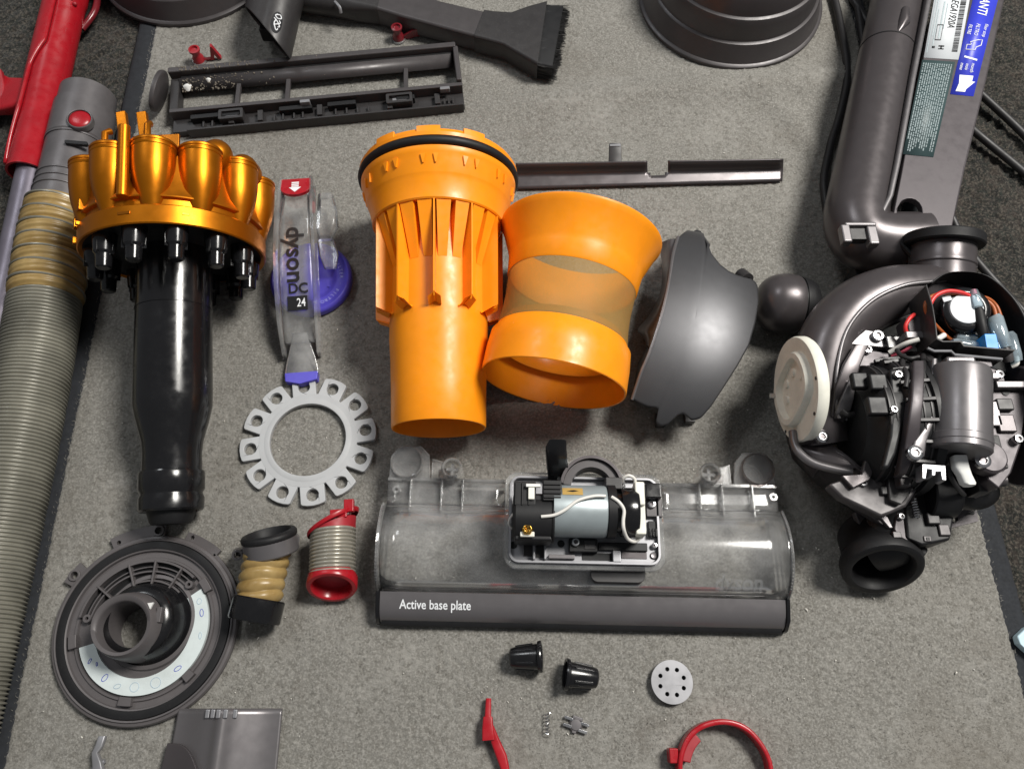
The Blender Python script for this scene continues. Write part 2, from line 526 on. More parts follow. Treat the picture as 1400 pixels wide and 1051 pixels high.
for (a, b, sgn) in ((Lb, Lt, -1), (Rb, Rt, 1)):
    g = G()
    def bfn(u, v):
        y = MY0 + (MY1 - MY0) * v
        x = on_line(a, b, y) + sgn * (-3 + 19 * u) + .5 * noise.noise(Vector((0, y / 9.0, sgn)))
        z = -3.6 + 1.2 * math.sin(PI * min(1, u * 1.02)) - (2.5 if u > .99 else 0) + .3 * noise.noise(Vector((x, y, 0)) / 5)
        return (x, y, z)
    g.grid(bfn, 8, 260)
    o = g.build('border', 'border', mato, sharp=180, merge=False, flip=False, solid=2.0)

# loose fibres of the pile
rc = random.Random(21); fv = []; ff = []
for i in range(85000):
    y = rc.uniform(-35, 660); xl, xr = on_line(Lb, Lt, y), on_line(Rb, Rt, y)
    x = rc.uniform(xl - .6, xr + .6)
    if abs(x) > 420 + .25 * y: continue
    q = Vector((x, y, 0)); h = .5 + .55 * noise.noise(q / 30.0)
    a = 1.2 + 2.2 * noise.noise(q / 60.0) + rc.uniform(-1.3, 1.3); l_ = rc.uniform(.8, 2.2); w_ = rc.uniform(.14, .26)
    c_, s_ = math.cos(a), math.sin(a); z0 = mat_z(x, y) - .5; b = len(fv)
    fv += [(x - s_ * w_, y + c_ * w_, z0), (x + s_ * w_, y - c_ * w_, z0), (x + c_ * l_, y + s_ * l_, z0 + .45 + max(.1, h) * rc.uniform(.5, 1.5))]
    ff.append((b, b + 1, b + 2))
g = G(); g.v = [Vector(v) for v in fv]; g.f = ff
o = g.build('pile_fibres', 'mat_pile', mato, merge=False, flip=False, sharp=180); o['kind'] = 'stuff'

# lint and crumbs lying on the mat
g = G()
rc = random.Random(3)
for i in range(520):
    y = rc.uniform(-20, 640); xl, xr = on_line(Lb, Lt, y), on_line(Rb, Rt, y)
    x = rc.uniform(xl + 5, xr - 5); s_ = rc.choice((.35, .4, .5, .6, .8)) * (2.2 if rc.random() < .04 else 1)
    M = TRS((x, y, mat_z(x, y) + .45), rc.uniform(0, 6), rc.uniform(-.6, .6), rc.uniform(-.6, .6))
    g.box((0, 0, 0), (s_ * rc.uniform(.7, 2.2), s_, s_ * .6), M, taper=.6)
o = g.build('crumbs', 'crumb'); o['kind'] = 'stuff'
o['label'] = 'pale lint and crumbs scattered over the grey mat'; o['category'] = 'crumbs'
def thingM(name, label, cat, M, group=None):
    o = bpy.data.objects.new(name, None); o.empty_display_size = .01
    COL.objects.link(o)
    Ms = M.copy(); Ms.translation = M.translation * .001
    o.matrix_world = Ms
    ROOTM[o.name] = M
    o['label'] = label; o['category'] = cat
    if group: o['group'] = group
    return o
RZ = lambda a: Matrix.Rotation(a, 4, 'Z')

# ------------------------------------------------------------------ gold cyclone pack with black tube (lies on its side)
P0 = W(234, 699, 22); P1 = W(241, 250, 71)
M = axisM(P0, P1)
LEN = (P1 - P0).length
cy = thingM('cyclone_pack', 'gold ring of cyclone cones with a long glossy black tube', 'cyclone', M)
g = G()
g.lathe([(17, 1), (21, 0), (22.2, 1.5), (22.4, 9), (21.2, 12), (21.2, 13), (22.6, 15.5), (22.6, 27), (22, 28.5), (20.6, 29), (20.4, 42), (21.2, 50), (25.8, 68), (27.4, 76), (27.6, 84), (27.0, 150), (27.0, LEN - 50)], 64)
tubeo = g.build('tube', 'black_gloss', cy, sharp=30)
g = G(); g.lathe([(0, -9), (13, -9), (14.5, -7), (16.5, 0), (17, 6), (17, 40)], 40); g.build('tube_stub', 'black_rubber', tubeo, sharp=40)
g = G(); g.lathe([(26.6, 150.2), (27.5, 150.2), (27.5, 151.2), (26.6, 151.2)], 64); g.build('seam_ring', 'black_gloss', tubeo)
B0 = LEN - 62.0                       # lower edge of the gold band
g = G()
g.lathe([(62.5, B0 + 1), (65.4, B0), (66.2, B0 + .8), (66.4, B0 + 13.2), (65.8, B0 + 14), (63.6, B0 + 14.2), (63.6, B0 + 18.8), (66.4, B0 + 19.8), (66.6, B0 + 20.6), (63.8, B0 + 28), (61.6, B0 + 40), (59, LEN - 8), (50, LEN - 5), (20, LEN - 3), (0, LEN - 3)], 90)
skirt = g.build('skirt', 'gold', cy, sharp=28)
g = G(); g.lathe([(62.6, B0 + 1.2), (60, B0 + 3), (25, B0 + 3.5)], 64); g.build('underside', 'black_plastic', cy)
# raised details on the band
for a, w, mt in ((R(83), 9.0, 'gold_dark'), (R(118), 5.0, 'gold_dark')):
    g = G(); g.box((66.2, 0, B0 + 8), (1.0, w, 2.2), RZ(a)); g.build('slot', mt, skirt, bevel=.3)
g = G()
for d, ang, z, w, h in ((66.6, 43, B0 + 25, 7, 8), (66.6, 40, B0 + 13, 3, 3), (66.6, 33, B0 + 16, 6, 8), (66.6, 28, B0 + 5, 4, 5)):
    g.box((d, 0, z), (4.2, w, h), RZ(R(ang)))
g.build('catch', 'gold', cy, bevel=.5)
g = G()
g.lathe([(0, 4), (5.2, 4), (7.6, 11), (10.2, 18), (12.4, 25), (13.9, 32), (14.7, 39), (15.0, 45), (15.0, 52.5), (15.4, 53), (15.6, 54.2), (15.0, 54.8), (15.0, 55.6), (15.6, 56), (15.6, 57.4), (14.8, 58.4), (9, 59.6), (0, 60)], 44)
NC = 12
PH = R(90 + 8)
cone0 = None
for k in range(NC):
    a = PH + 2*PI*k/NC
    Mk = RZ(a) @ Matrix.Translation((59, 0, LEN - 58.5))
    if cone0 is None:
        cone0 = g.build('cyclone_cone', 'gold', cy, sharp=26); cone0.matrix_basis = Matrix.Translation(Mk.translation * .001) @ Mk.to_3x3().to_4x4()
        c0M = Mk
    else:
        dup(cone0, cy, Mk @ c0M.inverted())
# black tips below the band
g = G()
g.lathe([(0, -24), (4.2, -24), (5.4, -23), (5.8, -14), (7.4, -12), (8.4, -2), (8.8, 3)], 20)
for q in range(4): g.box((7.0, 0, -8), (2.2, 1.1, 13), RZ(q * PI/2 + .4))
tip0 = None
for k in range(NC):
    a = PH + R(15) + 2*PI*k/NC
    Mk = RZ(a) @ Matrix.Translation((53.5, 0, B0 + 2))
    if tip0 is None:
        tip0 = g.build('cone_tip', 'black_gloss', cy, sharp=30); tip0.matrix_basis = Matrix.Translation(Mk.translation * .001) @ Mk.to_3x3().to_4x4(); t0M = Mk
    else: dup(tip0, cy, Mk @ t0M.inverted())
# pillar, scroll domes, pins and tabs on the top
g = G(); g.cyl((0, 0, B0 + 19), (0, 0, LEN + 10), 4.0, n=18); o = g.build('pillar', 'gold', cy, bevel=.5)
Mp = RZ(PH - R(15) - R(0)) @ Matrix.Translation((68.5, 0, 0)); Mp = RZ(PH - R(15)) @ Matrix.Translation((68.5, 0, 0))
o.matrix_basis = Matrix.Translation(Mp.translation * .001) @ Mp.to_3x3().to_4x4()
for a, z in ((R(141), 6), (R(168), 6), (R(112+62), 5), (R(30), 4)):
    g = G(); M_ = RZ(a) @ Matrix.Translation((57, 0, LEN + z - 5))
    g.add(G().sphere((0, 0, 0), 11.5, 22, 12, (1, 1, 1.05)).v, G().sphere((0, 0, 0), 11.5, 22, 12).f, M_)
    g.build('scroll_dome', 'gold', cy)
for a, r, z in ((R(93), 58, 16), (R(57), 58, 17)):
    g = G(); p = RZ(a) @ Vector((r, 0, LEN - 2)); q = RZ(a) @ Vector((r, 0, LEN + z)); q2 = RZ(a) @ Vector((r - 4, 0, LEN + z + 3))
    g.tube([p, q, q2], [2.6, 2.4, 2.6], 12); g.build('pin', 'gold', cy)
for a, r in ((R(74), 52), (R(89), 47)):
    g = G(); p = RZ(a) @ Vector((r, 0, LEN - 6)); q = RZ(a + R(-6)) @ Vector((r + 1, 0, LEN + 32))
    g.bar(p, q, 7, 5); g.build('tab', 'gold', cy, bevel=.7)
g = G(); g.box((0, 36, LEN + 8), (34, 3, 24)); g.build('fin', 'gold_dark', cy, bevel=.6)
g = G(); g.lathe([(44, LEN - 4), (44, LEN + 7), (41, LEN + 8), (41, LEN - 4)], 48); g.build('inner_rim', 'gold', cy, sharp=30)

# ------------------------------------------------------------------ red wand on the dark floor
A = W(96, -14, 16); B = W(38, 238, 14)
ax = (B - A); LW = ax.length
M = axisM(A, B)
wd = thingM('wand', 'red plastic wand handle with purple grey tube on dark carpet', 'wand', M)
g = G(); g.lathe([(17.4, -60), (17.4, 18), (16.6, 20), (16.6, LW - 3), (17.2, LW - 1), (17.2, LW), (15.2, LW), (15.2, LW - 20)], 40)
g.build('body', 'red', wd, sharp=30)
Minv = M.inverted()
# raised cover with a stepped edge: angle measured in the wand's own frame
def cover(u, v):
    z = -60 + (LW + 60 - 8) * v
    f = z / LW
    if f < .38: hi = 96
    elif f < .50: hi = 96 - (f - .38) / .12 * 34
    elif f < .72: hi = 62 - (f - .50) * 20
    else: hi = 58 - (f - .72) * 150
    a = PI - R(-62 + (hi + 62) * u)
    rr = 20.4 - .8 * abs(u - .5)
    return (rr * math.cos(a), rr * math.sin(a), z)
g = G(); g.grid(cover, 22, 60)
g.build('cover', 'red', wd, solid=3.0, sharp=40)
g = G()
for k, zz in enumerate((16, 22, 27)):
    a = R(62 - 14 * k)
    g.sphere((18 * math.cos(a), 18 * math.sin(a), zz + 4), 2.2, 12, 8)
g.build('wear_nick', 'red_dull', wd)
# side trigger reaching off to the left
g = G()
t0 = W(30, 132, 12); t1 = W(6, 132, 8); t2 = W(-18, 128, 6)
sec = []
for p, w, h in ((W(46, 125, 14), 30, 14), (t0, 34, 14), (t1, 40, 9), (t2, 52, 7)):
    d = Vector((-1, .1, 0)).normalized(); x = Vector((.1, 1, 0)).normalized(); up = Vector((0, 0, 1))
    sec.append([p + x * a + up * b for a, b in rrect(w, h, 3.0)])
g.loft(sec); g.build('trigger', 'red', wd, world=True, sharp=45)
g = G()
sec = []
for (px, py, z, w) in ((4, 150, 9, 6), (2, 120, 10, 9), (0, 98, 14, 5)):
    p = W(px, py, z); sec.append([p + Vector((a, 0, b)) for a, b in rrect(w, 7, 2)])
g.loft(sec); g.build('trigger_horn', 'red_dull', wd, world=True)
g = G(); q0 = W(46, 225, 13); q1 = W(4, 420, 8); q2 = W(-60, 700, 8)
g.tube(spline([q0, q1, q2], 6), 12.5, 28); g.build('tube', 'wand_tube', wd, world=True)
g = G(); g.tube(spline([W(135, -30, 8), W(131, 12, 8), W(112, 40, 5)], 6), 3.2, 10); g.build('release_lever', 'maroon', wd, world=True)

# ------------------------------------------------------------------ long hose with cuff
HZ = FLOOR_Z + 26
path = spline([W(121, 132, HZ), W(94, 250, HZ), W(76, 320, HZ + 1), W(62, 410, HZ + 2), W(43, 520, HZ + 1), W(5, 700, HZ), W(-36, 880, HZ), W(-84, 1080, HZ), W(-115, 1200, HZ)], 60)
cum = [0.0]
for a, b in zip(path, path[1:]): cum.append(cum[-1] + (b - a).length)
def at_len(s):
    s = max(0, min(s, cum[-1] - 1e-3))
    lo, hi = 0, len(cum) - 1
    while hi - lo > 1:
        mid = (lo + hi) // 2
        if cum[mid] <= s: lo = mid
        else: hi = mid
    f = (s - cum[lo]) / (cum[hi] - cum[lo])
    return path[lo].lerp(path[hi], f)
def near_len(px, py, z):
    p = W(px, py, z); i = min(range(len(path)), key=lambda i: (path[i] - p).length); return cum[i]
S1 = near_len(84, 285, HZ); S2 = near_len(60, 412, HZ)
hs = thing('vacuum_hose', 'long grey ribbed hose with a stretched yellow section and red release button', 'hose', (path[0].x, path[0].y, FLOOR_Z))
g = G()
def chain(s0, s1, rf, step):
    n = max(2, int((s1 - s0) / step)); P = []; rr = []
    for i in range(n + 1):
        s = s0 + (s1 - s0) * i / n; P.append(at_len(s)); rr.append(rf(s))
    return P, rr
SC = near_len(107, 200, HZ)
P, rr = chain(0, S1, lambda s: 23.6 if s < 18 else (25.2 if s < SC else 24.4), 1.2)
g.tube(P, rr, 48, cap=True); cuff = g.build('cuff', 'hose_cuff', hs, world=True, sharp=32)
for s in (SC + .5, S1 - 26, S1 - 19, S1 - 12):
    g = G(); P, rr = chain(s, s + 2.4, lambda t: 25.0, .6); g.tube(P, [24.2, 25.3, 25.5, 25.3, 24.2][:len(P)] + [24.2] * max(0, len(P) - 5), 48); g.build('collar_ring', 'hose_cuff', cuff, world=True)
# red button and slot on the cuff
c = W(109, 163, HZ + 24.6)
dcu = (at_len(60) - at_len(0)).normalized()
up = Vector((.18, -.10, 1)).normalized(); xx = dcu.cross(up).normalized(); up = xx.cross(dcu) if xx.cross(dcu).z > 0 else -xx.cross(dcu)
MB = Matrix(((xx.x, dcu.x, up.x, c.x), (xx.y, dcu.y, up.y, c.y), (xx.z, dcu.z, up.z, c.z), (0, 0, 0, 1)))
g = G(); g.lathe([(10.4, -5), (10.4, .6), (9.9, 1.2), (9.2, 1.0), (9.0, -2)], 36, MB); g.build('button_rim', 'gunmetal', cuff, world=True)
g = G(); g.lathe([(0, 1.6), (5, 1.4), (8.2, .6), (8.9, -.4), (8.9, -4)], 36, MB); g.build('button', 'red', cuff, world=True, sharp=60)
c2 = W(104, 195, HZ + 24.8); MB2 = MB.copy(); MB2.translation = c2
g = G(); g.prism(rrect(18, 3.2, 1.4), -3, .4, M=MB2); g.build('slot', 'black_plastic', cuff, world=True)
# yellow stretched section
pit = (S2 - S1) / 7.0
def ry(s):
    f = ((s - S1) / pit) % 1.0
    return 24.6 + 3.0 * (math.sin(PI * f) ** .6) + .5 * math.sin(s * 1.7)
P, rr = chain(S1, S2, ry, .9); g = G(); g.tube(P, rr, 48, cap=False); ys = g.build('stretched_section', 'hose_yellow', hs, world=True, sharp=70)
P = []
for i in range(260):
    s = S1 + (S2 - S1) * i / 259; a = 2 * PI * (s - S1) / pit
    d = (at_len(s + 1) - at_len(s - 1)).normalized(); x = d.cross(Vector((0, 0, 1))).normalized(); u2 = x.cross(d)
    P.append(at_len(s) + (x * math.cos(a) + u2 * math.sin(a)) * 27.3)
g = G(); g.tube(P, 1.1, 6); g.build('wire_coil', 'hose_grey', ys, world=True)
def rg(s):
    return 25.8 + 1.25 * math.sin(2 * PI * (s + 1.4 * noise.noise(Vector((s / 25, 3, 0)))) / 2.95) + .35 * noise.noise(Vector((s / 9, 0, 0)))
P, rr = chain(S2, cum[-1] - 2, rg, .5); g = G(); g.tube(P, rr, 40, cap=False); g.build('ribbed_section', 'hose_grey', hs, world=True, sharp=180)

# ------------------------------------------------------------------ purple round filter
c = W(428, 386, 0)
ft = thing('round_filter', 'round purple filter cap under the clear bin handle', 'filter', c)
g = G(); g.lathe([(0, 2.5), (14, 3.2), (19, 4.2), (20.5, 6.5), (22.5, 7.0), (28, 7.0), (29.5, 8.5), (31.5, 9.5), (33.3, 8.6), (34, 6), (33.6, 1), (31, 0), (0, 0)], 64)
g.build('cap', 'purple', ft, sharp=50)
def ring_text(body, rad, size, parent, mt, z, a0, sgn=-1, sp=1.0):
    a = a0
    for ch in body:
        if ch != ' ':
            vs, fs = text_geo(ch, size)
            gg = G(); gg.add([Vector((v.x, v.y, 0)) for v in vs], fs, Matrix.Translation((rad*math.cos(a), rad*math.sin(a), z)) @ RZ(a - PI/2 if sgn < 0 else a + PI/2))
            yield gg
        a += sgn * size * .78 * sp / rad
gt = G()
for gg in ring_text('FILTER \u00b7 FILTRE \u00b7 FILTER \u00b7 FILTRO \u00b7 FILTRE \u00b7 ', 25.2, 4.1, ft, 'print_pale', 7.25, R(170)): gt.add(gg.v, gg.f)
gt.build('lettering', 'print_pale', ft, flip=False, merge=False)
g = G()
for k in range(5): g.cyl(RZ(R(50 + 72*k)) @ Vector((16, 0, 2.5)), RZ(R(50 + 72*k)) @ Vector((16, 0, 4.6)), 1.1, n=10)
g.build('boss', 'purple', ft)

# ------------------------------------------------------------------ clear bin handle with red button
HA = W(414, 517, 2); HB = W(407, 249, 34)
d = Vector((HB.x - HA.x, HB.y - HA.y, 0)); LH = d.length
hd = thing('carry_grip', 'clear arched bin handle with red button and black lettering', 'handle', HA - Vector((0, 0, 2)), math.atan2(d.y, d.x) - PI/2)
def hz(y):
    t = y / LH
    return 3 + 34 * (math.sin(PI * min(t * .62, .5)) ** 1.1) - 3.0 * max(0, t - .80) * 5
def hw(y):
    t = y / LH
    return 12.0 + 3.4 * math.sin(PI * min(1, t * .9 + .08))
y0 = 26.0
g = G()      # floor of the channel
g.grid(lambda u, v: ((-1 + 2*u) * (hw(y0 + (LH - y0) * v) - 1.5), y0 + (LH - y0) * v, hz(y0 + (LH - y0) * v)), 6, 40)
g.build('channel_floor', 'clear', hd, solid=2.0, sharp=60)
for sg in (-1, 1):
    secs = []
    for i in range(41):
        y = y0 - 8 + (LH - y0 + 8) * i / 40; x = sg * hw(y); z = hz(y)
        top = 7.0 * min(1, (i + 1) / 7)
        secs.append([(x + a, y, z + b) for a, b in [(-1.3, -7), (1.3, -7), (1.5, top - 1), (1.0, top), (-1.0, top), (-1.5, top - 1)]])
    g = G(); g.loft(secs); g.build('side_wall', 'clear_thick', hd, sharp=50)
# lower tongue with purple tip
g = G(); secs = []
for y, w, z, h in ((0, 26, 4, 5), (4, 27, 4.5, 5), (12, 24, 6, 4), (24, 17, 10, 3), (34, 12, 14, 2.4)):
    secs.append([(a, y, z + b) for a, b in rrect(w, h, 1.2, 2)])
g.loft(secs); tg = g.build('tongue', 'clear_thick', hd, sharp=40)
g = G(); g.prism([(-12.5, -4), (0, -7), (12.5, -4), (13.2, 3), (-13.2, 3)], .4, 7.6); g.build('tip', 'purple', hd, bevel=.6)
# red button
yb = LH - 12
g = G()
out = [(-12.2, 10)] + [(12.2 * math.cos(a), -9 * math.sin(a) * .9 + 1) for a in [PI - PI * k / 14 for k in range(15)]] + [(12.2, 10)]
out = [(x, y) for x, y in out]
M_ = Matrix.Translation((0, yb, hz(yb) + 3.6)) @ Matrix.Rotation(R(-6), 4, 'X')
g.prism(out[::-1], 0, 3.0, M=M_); bt = g.build('button', 'red', hd, bevel=.8)
g = G()
arrow = [(-3.0, 6), (-3.0, 4.6), (3.0, 4.6), (3.0, 6)]
for q in range(3): g.prism([(-3, 6.3 - 2*q), (-3, 5.0 - 2*q), (3, 5.0 - 2*q), (3, 6.3 - 2*q)], 3.05, 3.2, M=M_)
g.prism([(-5, .6), (0, -4.4), (5, .6)], 3.05, 3.2, M=M_)
g.build('arrow', 'print_white', bt, flip=True)
# side hooks of clear plastic on the right
g = G(); secs = []
for y, x, w, z, h in ((LH - 4, 20, 13, 18, 9), (LH - 18, 22, 16, 20, 12), (LH - 36, 22, 18, 20, 12), (LH - 46, 20, 12, 18, 8)):
    secs.append([(x + a, y, z + b) for a, b in rrect(w, h, 3.5, 4)])
g.loft(secs); g.build('side_hook', 'clear', hd, sharp=40)
g = G(); secs = []
for y, x, w, z in ((LH - 48, 20, 14, 17), (LH - 62, 23, 16, 16), (LH - 74, 24, 10, 15)):
    secs.append([(x + a, y, z + b) for a, b in rrect(w, 4, 1.6, 3)])
g.loft(secs); g.build('side_clip', 'clear_thick', hd, sharp=40)
# lettering reads along the handle, turned a quarter turn
def hfn(yc, xo):
    return lambda x, y: Vector((xo + y, yc - x, hz(yc - x) + 1.0))
lettering('dyson', 20, 'print_black', hd, None, .025, hfn(LH * .575, -1.0), sx=1.0)
lettering('DC', 11, 'print_black', hd, None, .03, lambda x, y: Vector((1.0 + x, LH * .405 + y, hz(LH * .405 + y) + 1.0)), sx=1.0)
PY = LH * .305
g = G(); g.grid(lambda u, v: (-8 + 16*u, PY + 11 * v, hz(PY + 11 * v) + 1.0), 4, 4); pl = g.build('number_patch', 'print_black', hd, flip=False)
lettering('24', 9, 'print_white', pl, None, .01, lambda x, y: Vector((3.0 + x * .8, PY + 5.5 + y, hz(PY + 5.5 + y) + 1.2)))

# ------------------------------------------------------------------ pale star-shaped seal
c = W(423, 603, 0)
se = thing('rubber_seal', 'pale grey twelve lobed seal ring with a hole in each lobe', 'seal', c, R(10))
def LP(r, da): return (r*math.cos(R(da)), r*math.sin(R(da)))
g = G(); g.prism([LP(35, -13.8), LP(38.2, -13.8), LP(50.6, -10.4), LP(51.6, -9.2), LP(52.2, -5), LP(52.4, 0), LP(52.2, 5), LP(51.6, 9.2), LP(50.6, 10.4), LP(38.2, 13.8), LP(35, 13.8)], .2, 4.5, [ellipse(4.7, 4.7, 20, 44.2, 0)])
lobe0 = g.build('lobe', 'seal_white', se, bevel=.5, sharp=30)
for k in range(1, 12): dup(lobe0, se, RZ(2*PI*k/12))
g = G(); g.lathe([(33, .2), (37.4, .2), (37.9, .8), (37.9, 4.2), (37.5, 4.62), (33, 4.66)], 96); g.build('ring', 'seal_white', se, sharp=40)
g = G(); g.lathe([(29.7, .3), (29.0, 1.5), (29.2, 5.2), (30.2, 5.4), (33.5, 4.7)], 64); g.build('inner_lip', 'seal_white', se)
# ------------------------------------------------------------------ short yellow hose with black cuffs
def lathe_lying(px0, py0, z0, px1, py1, z1):
    a = W(px0, py0, z0); b = W(px1, py1, z1)
    return axisM(a, b), (b - a).length
sh = thing('short_hose', 'short ribbed yellow hose with black collars beside the round plate', 'hose', W(358, 790, 0))
def bent(path, rf, n=44, step=.8, cap=False):
    S = spline(path, 40); P = [S[0]]; R_ = []; ln = [0.0]
    for a, b in zip(S, S[1:]): ln.append(ln[-1] + (b - a).length)
    g = G(); g.tube(S, [rf(l, ln[-1]) for l in ln], n, cap=cap); return g
b0, b1, b2, b3 = W(353, 824, 18), W(357, 800, 19), W(364, 765, 20), W(369, 738, 24)
g = bent([b0, b1, b2, b3], lambda l, L: 14.4 + 1.7 * abs(math.sin(PI * l / L * 6.0)) ** .8)
d_ = (b3 - b0).normalized()
for v in g.v:
    v += d_ * (1.6 * noise.noise(v / 14.0) + .16 * (v.x - b1.x)); v.z += .7 * noise.noise(v / 6.0 + Vector((9, 0, 0)))
g.build('ribbed_body', 'hose_yellow', sh, world=True, sharp=80)
M = axisM(b0 + Vector((-2, -12, -1)), b0 + Vector((2.2, 14, 1)))
g = G(); g.lathe([(14.5, 4), (15.5, 0), (17.2, 0), (17.8, 1), (17.8, 14.5), (17, 15.5), (14, 15.6)], 44, M); g.build('lower_collar', 'black_gloss', sh, world=True, sharp=35)
up_ = Vector((-.16, .88, .44)).normalized(); M = axisM(b3 - up_ * 5, b3 + up_ * 10); MC = M
g = G(); g.lathe([(14.5, -6), (18.0, -5), (18.8, -4), (18.8, 6), (18.0, 7), (15, 7)], 44, M); cl = g.build('clamp', 'gunmetal', sh, world=True, sharp=35)
g = G(); g.lathe([(14, 4), (18.6, 5.5), (19.4, 7), (19.4, 9), (18.4, 10.4), (15.6, 11), (14.6, 9.6), (13.6, 4), (0, 4)], 48, M); g.build('upper_cuff', 'black_rubber', sh, world=True, sharp=45)
for px, py, z in ((325, 757, 12), (402, 736, 16)):
    g = G(); g.lathe([(2.2, -3.0), (3.9, -3.0), (3.9, 3.5), (2.2, 3.5), (2.2, -3.0)], 18, TRS(W(px, py, z), 0, R(25), R(15))); g.build('screw_lug', 'gunmetal', sh, world=True, bevel=.3)
    g = G(); g.bar(W(px, py, z - 1), W(px, py, z - 1).lerp(b3, .45), 3, 4); g.build('lug_arm', 'charcoal_light', sh, world=True)

# ------------------------------------------------------------------ short silver hose with red ends
M, L_ = lathe_lying(454, 808, 18, 456, 694, 19)
sr = thingM('short_hose', 'short silver coiled hose with red end collars', 'hose', M)
TL = Matrix.Translation((0, 0, 6)) @ Matrix.Rotation(R(27), 4, 'X')
g = G(); g.lathe([(12.6, 8), (13.0, -3), (14.4, -4.6), (16.8, -4.4), (17.6, -3), (17.4, 3.5), (16.4, 5), (14, 5.5)], 44, TL); g.build('lower_collar', 'red', sr, sharp=40)
g = G(); g.lathe([(0, 4), (13, 4)], 36, TL); g.build('collar_bore', 'red_dull', sr)
g = G(); pr = []
nr = 13
for i in range(nr * 10 + 1):
    t = i / (nr * 10); pr.append((15.0 + 1.25 * abs(math.sin(PI * t * nr)) ** .7, 9 + (L_ - 25) * t))
g.lathe(pr, 44)
for v in g.v: v.z += -.02 * v.x * max(0, v.z - 10) * .9 / 10
g.build('ribbed_body', 'hose_silver', sr, sharp=80)
def slc(r, z0, k): return [(r * math.cos(2*PI*q/40), r * .95 * math.sin(2*PI*q/40), z0 - k * math.cos(2*PI*q/40)) for q in range(40)]
g = G(); g.loft([slc(15.8, L_ - 17, 1.5), slc(16.2, L_ - 13, 6.0)], cap=False); g.build('upper_collar', 'red_dull', sr, sharp=50)
g = G(); g.loft([slc(17.6, L_ - 12.5, 8.6), slc(18.2, L_ - 11.5, 8.8), slc(18.2, L_ - 9.5, 8.8), slc(17.6, L_ - 9, 8.6), slc(13, L_ - 9, 8.6), slc(12.6, L_ - 13, 8.4)], cap=False); g.build('slanted_flange', 'red', sr, sharp=40)
g = G(); g.box((-13, 9, L_ - 1.5), (7, 5, 9)); g.box((-6, 11, L_ - 7), (12, 3, 6)); g.build('flange_boss', 'red', sr, bevel=.6)

# ------------------------------------------------------------------ round grey bin lid with white sticker
c = W(202, 858, 0)
ld = thing('round_housing_plate', 'round grey bin lid with curved white sticker and off centre spout', 'lid', c)
g = G(); g.lathe([(26, 4.5), (33, 4.0), (36, 3.4), (46, 3.4), (46.5, 5.6), (48, 5.6), (48.5, 4.2), (52.5, 4.2), (53, 6.6), (54, 7.0), (55, 5.6)], 80)
g.build('dished_face', 'lid_grey', ld, sharp=30)
g = G(); g.lathe([(53.6, 5.6), (54.2, 7.3), (56.5, 7.6), (59.4, 7.2), (60.2, 5.0)], 80); g.build('seal_ring', 'black_rubber', ld, sharp=60)
g = G(); g.lathe([(59.6, 5.0), (60.2, 6.6), (61.2, 6.8), (61.8, 5.4), (63.6, 5.0), (64.4, 3.6), (64.2, .4), (62, 0), (20, .2)], 80); g.build('rim', 'lid_grey', ld, sharp=30)
# outer lugs along the top
def sector(r0, r1, a0, a1, n=16):
    return [(r1*math.cos(R(a0 + (a1-a0)*k/n)), r1*math.sin(R(a0 + (a1-a0)*k/n))) for k in range(n+1)] + [(r0*math.cos(R(a1 + (a0-a1)*k/n)), r0*math.sin(R(a1 + (a0-a1)*k/n))) for k in range(n+1)]
def lug(r0, r1, a0, a1, holes=(), z0=.6, z1=3.6):
    g = G(); hs_ = [ellipse(rr, rr, 14, r*math.cos(R(a)), r*math.sin(R(a))) for (r, a, rr) in holes]
    g.prism(sector(r0, r1, a0, a1), z0, z1, hs_); return g.build('lug', 'lid_grey', ld, bevel=.4)
lug(62.5, 72, 88, 121, [(68, 92, 2.6), (66.5, 117, 1.6)])
lug(62.5, 71.5, 141, 154, [(67.5, 148, 2.6)])
lug(62.5, 70, 50, 74, [(67, 70, 1.5)])
lug(62.5, 66, 20, 52)
for r, a in ((68, 92), (67.5, 148)):
    g = G(); g.lathe([(2.6, .6), (2.6, 5), (4.2, 5), (4.4, .6)], 18, Matrix.Translation((r*math.cos(R(a)), r*math.sin(R(a)), 0))); g.build('screw_boss', 'lid_grey', ld, bevel=.3)
# ribs and vent arcs in the upper part
for r0, r1, h in ((31, 32.2, 7.2), (37.5, 38.6, 8.0), (44.5, 46, 9.0), (41, 41.8, 6.4)):
    g = G(); g.prism(sector(r0, r1, 48, 172, 40), 3, h); g.build('vent_arc', 'lid_grey', ld, bevel=.25)
for a in (62, 88, 112, 143):
    g = G(); g.bar(RZ(R(a)) @ Vector((29, 0, 6)), RZ(R(a)) @ Vector((46, 0, 6.8)), 1.3, 6.0); g.build('rib', 'lid_grey', ld, bevel=.25)
g = G(); g.prism(sector(30, 46, 47, 173, 40), 3.6, 3.9); g.build('vent_bed', 'black_plastic', ld)
for a in (46, 172):
    g = G(); g.lathe([(1.2, 3), (1.2, 9), (2.8, 9), (3.0, 3)], 16, Matrix.Translation((40*math.cos(R(a)), 40*math.sin(R(a)), 0))); g.build('screw_boss', 'lid_grey', ld)
for a, w in ((36, 12), (-41, 8), (-94, 10), (192, 11)):
    g = G(); g.prism(sector(45.5, 51, a - w/2, a + w/2, 8), 4, 8.4); g.build('retaining_tab', 'lid_grey', ld, bevel=.5)
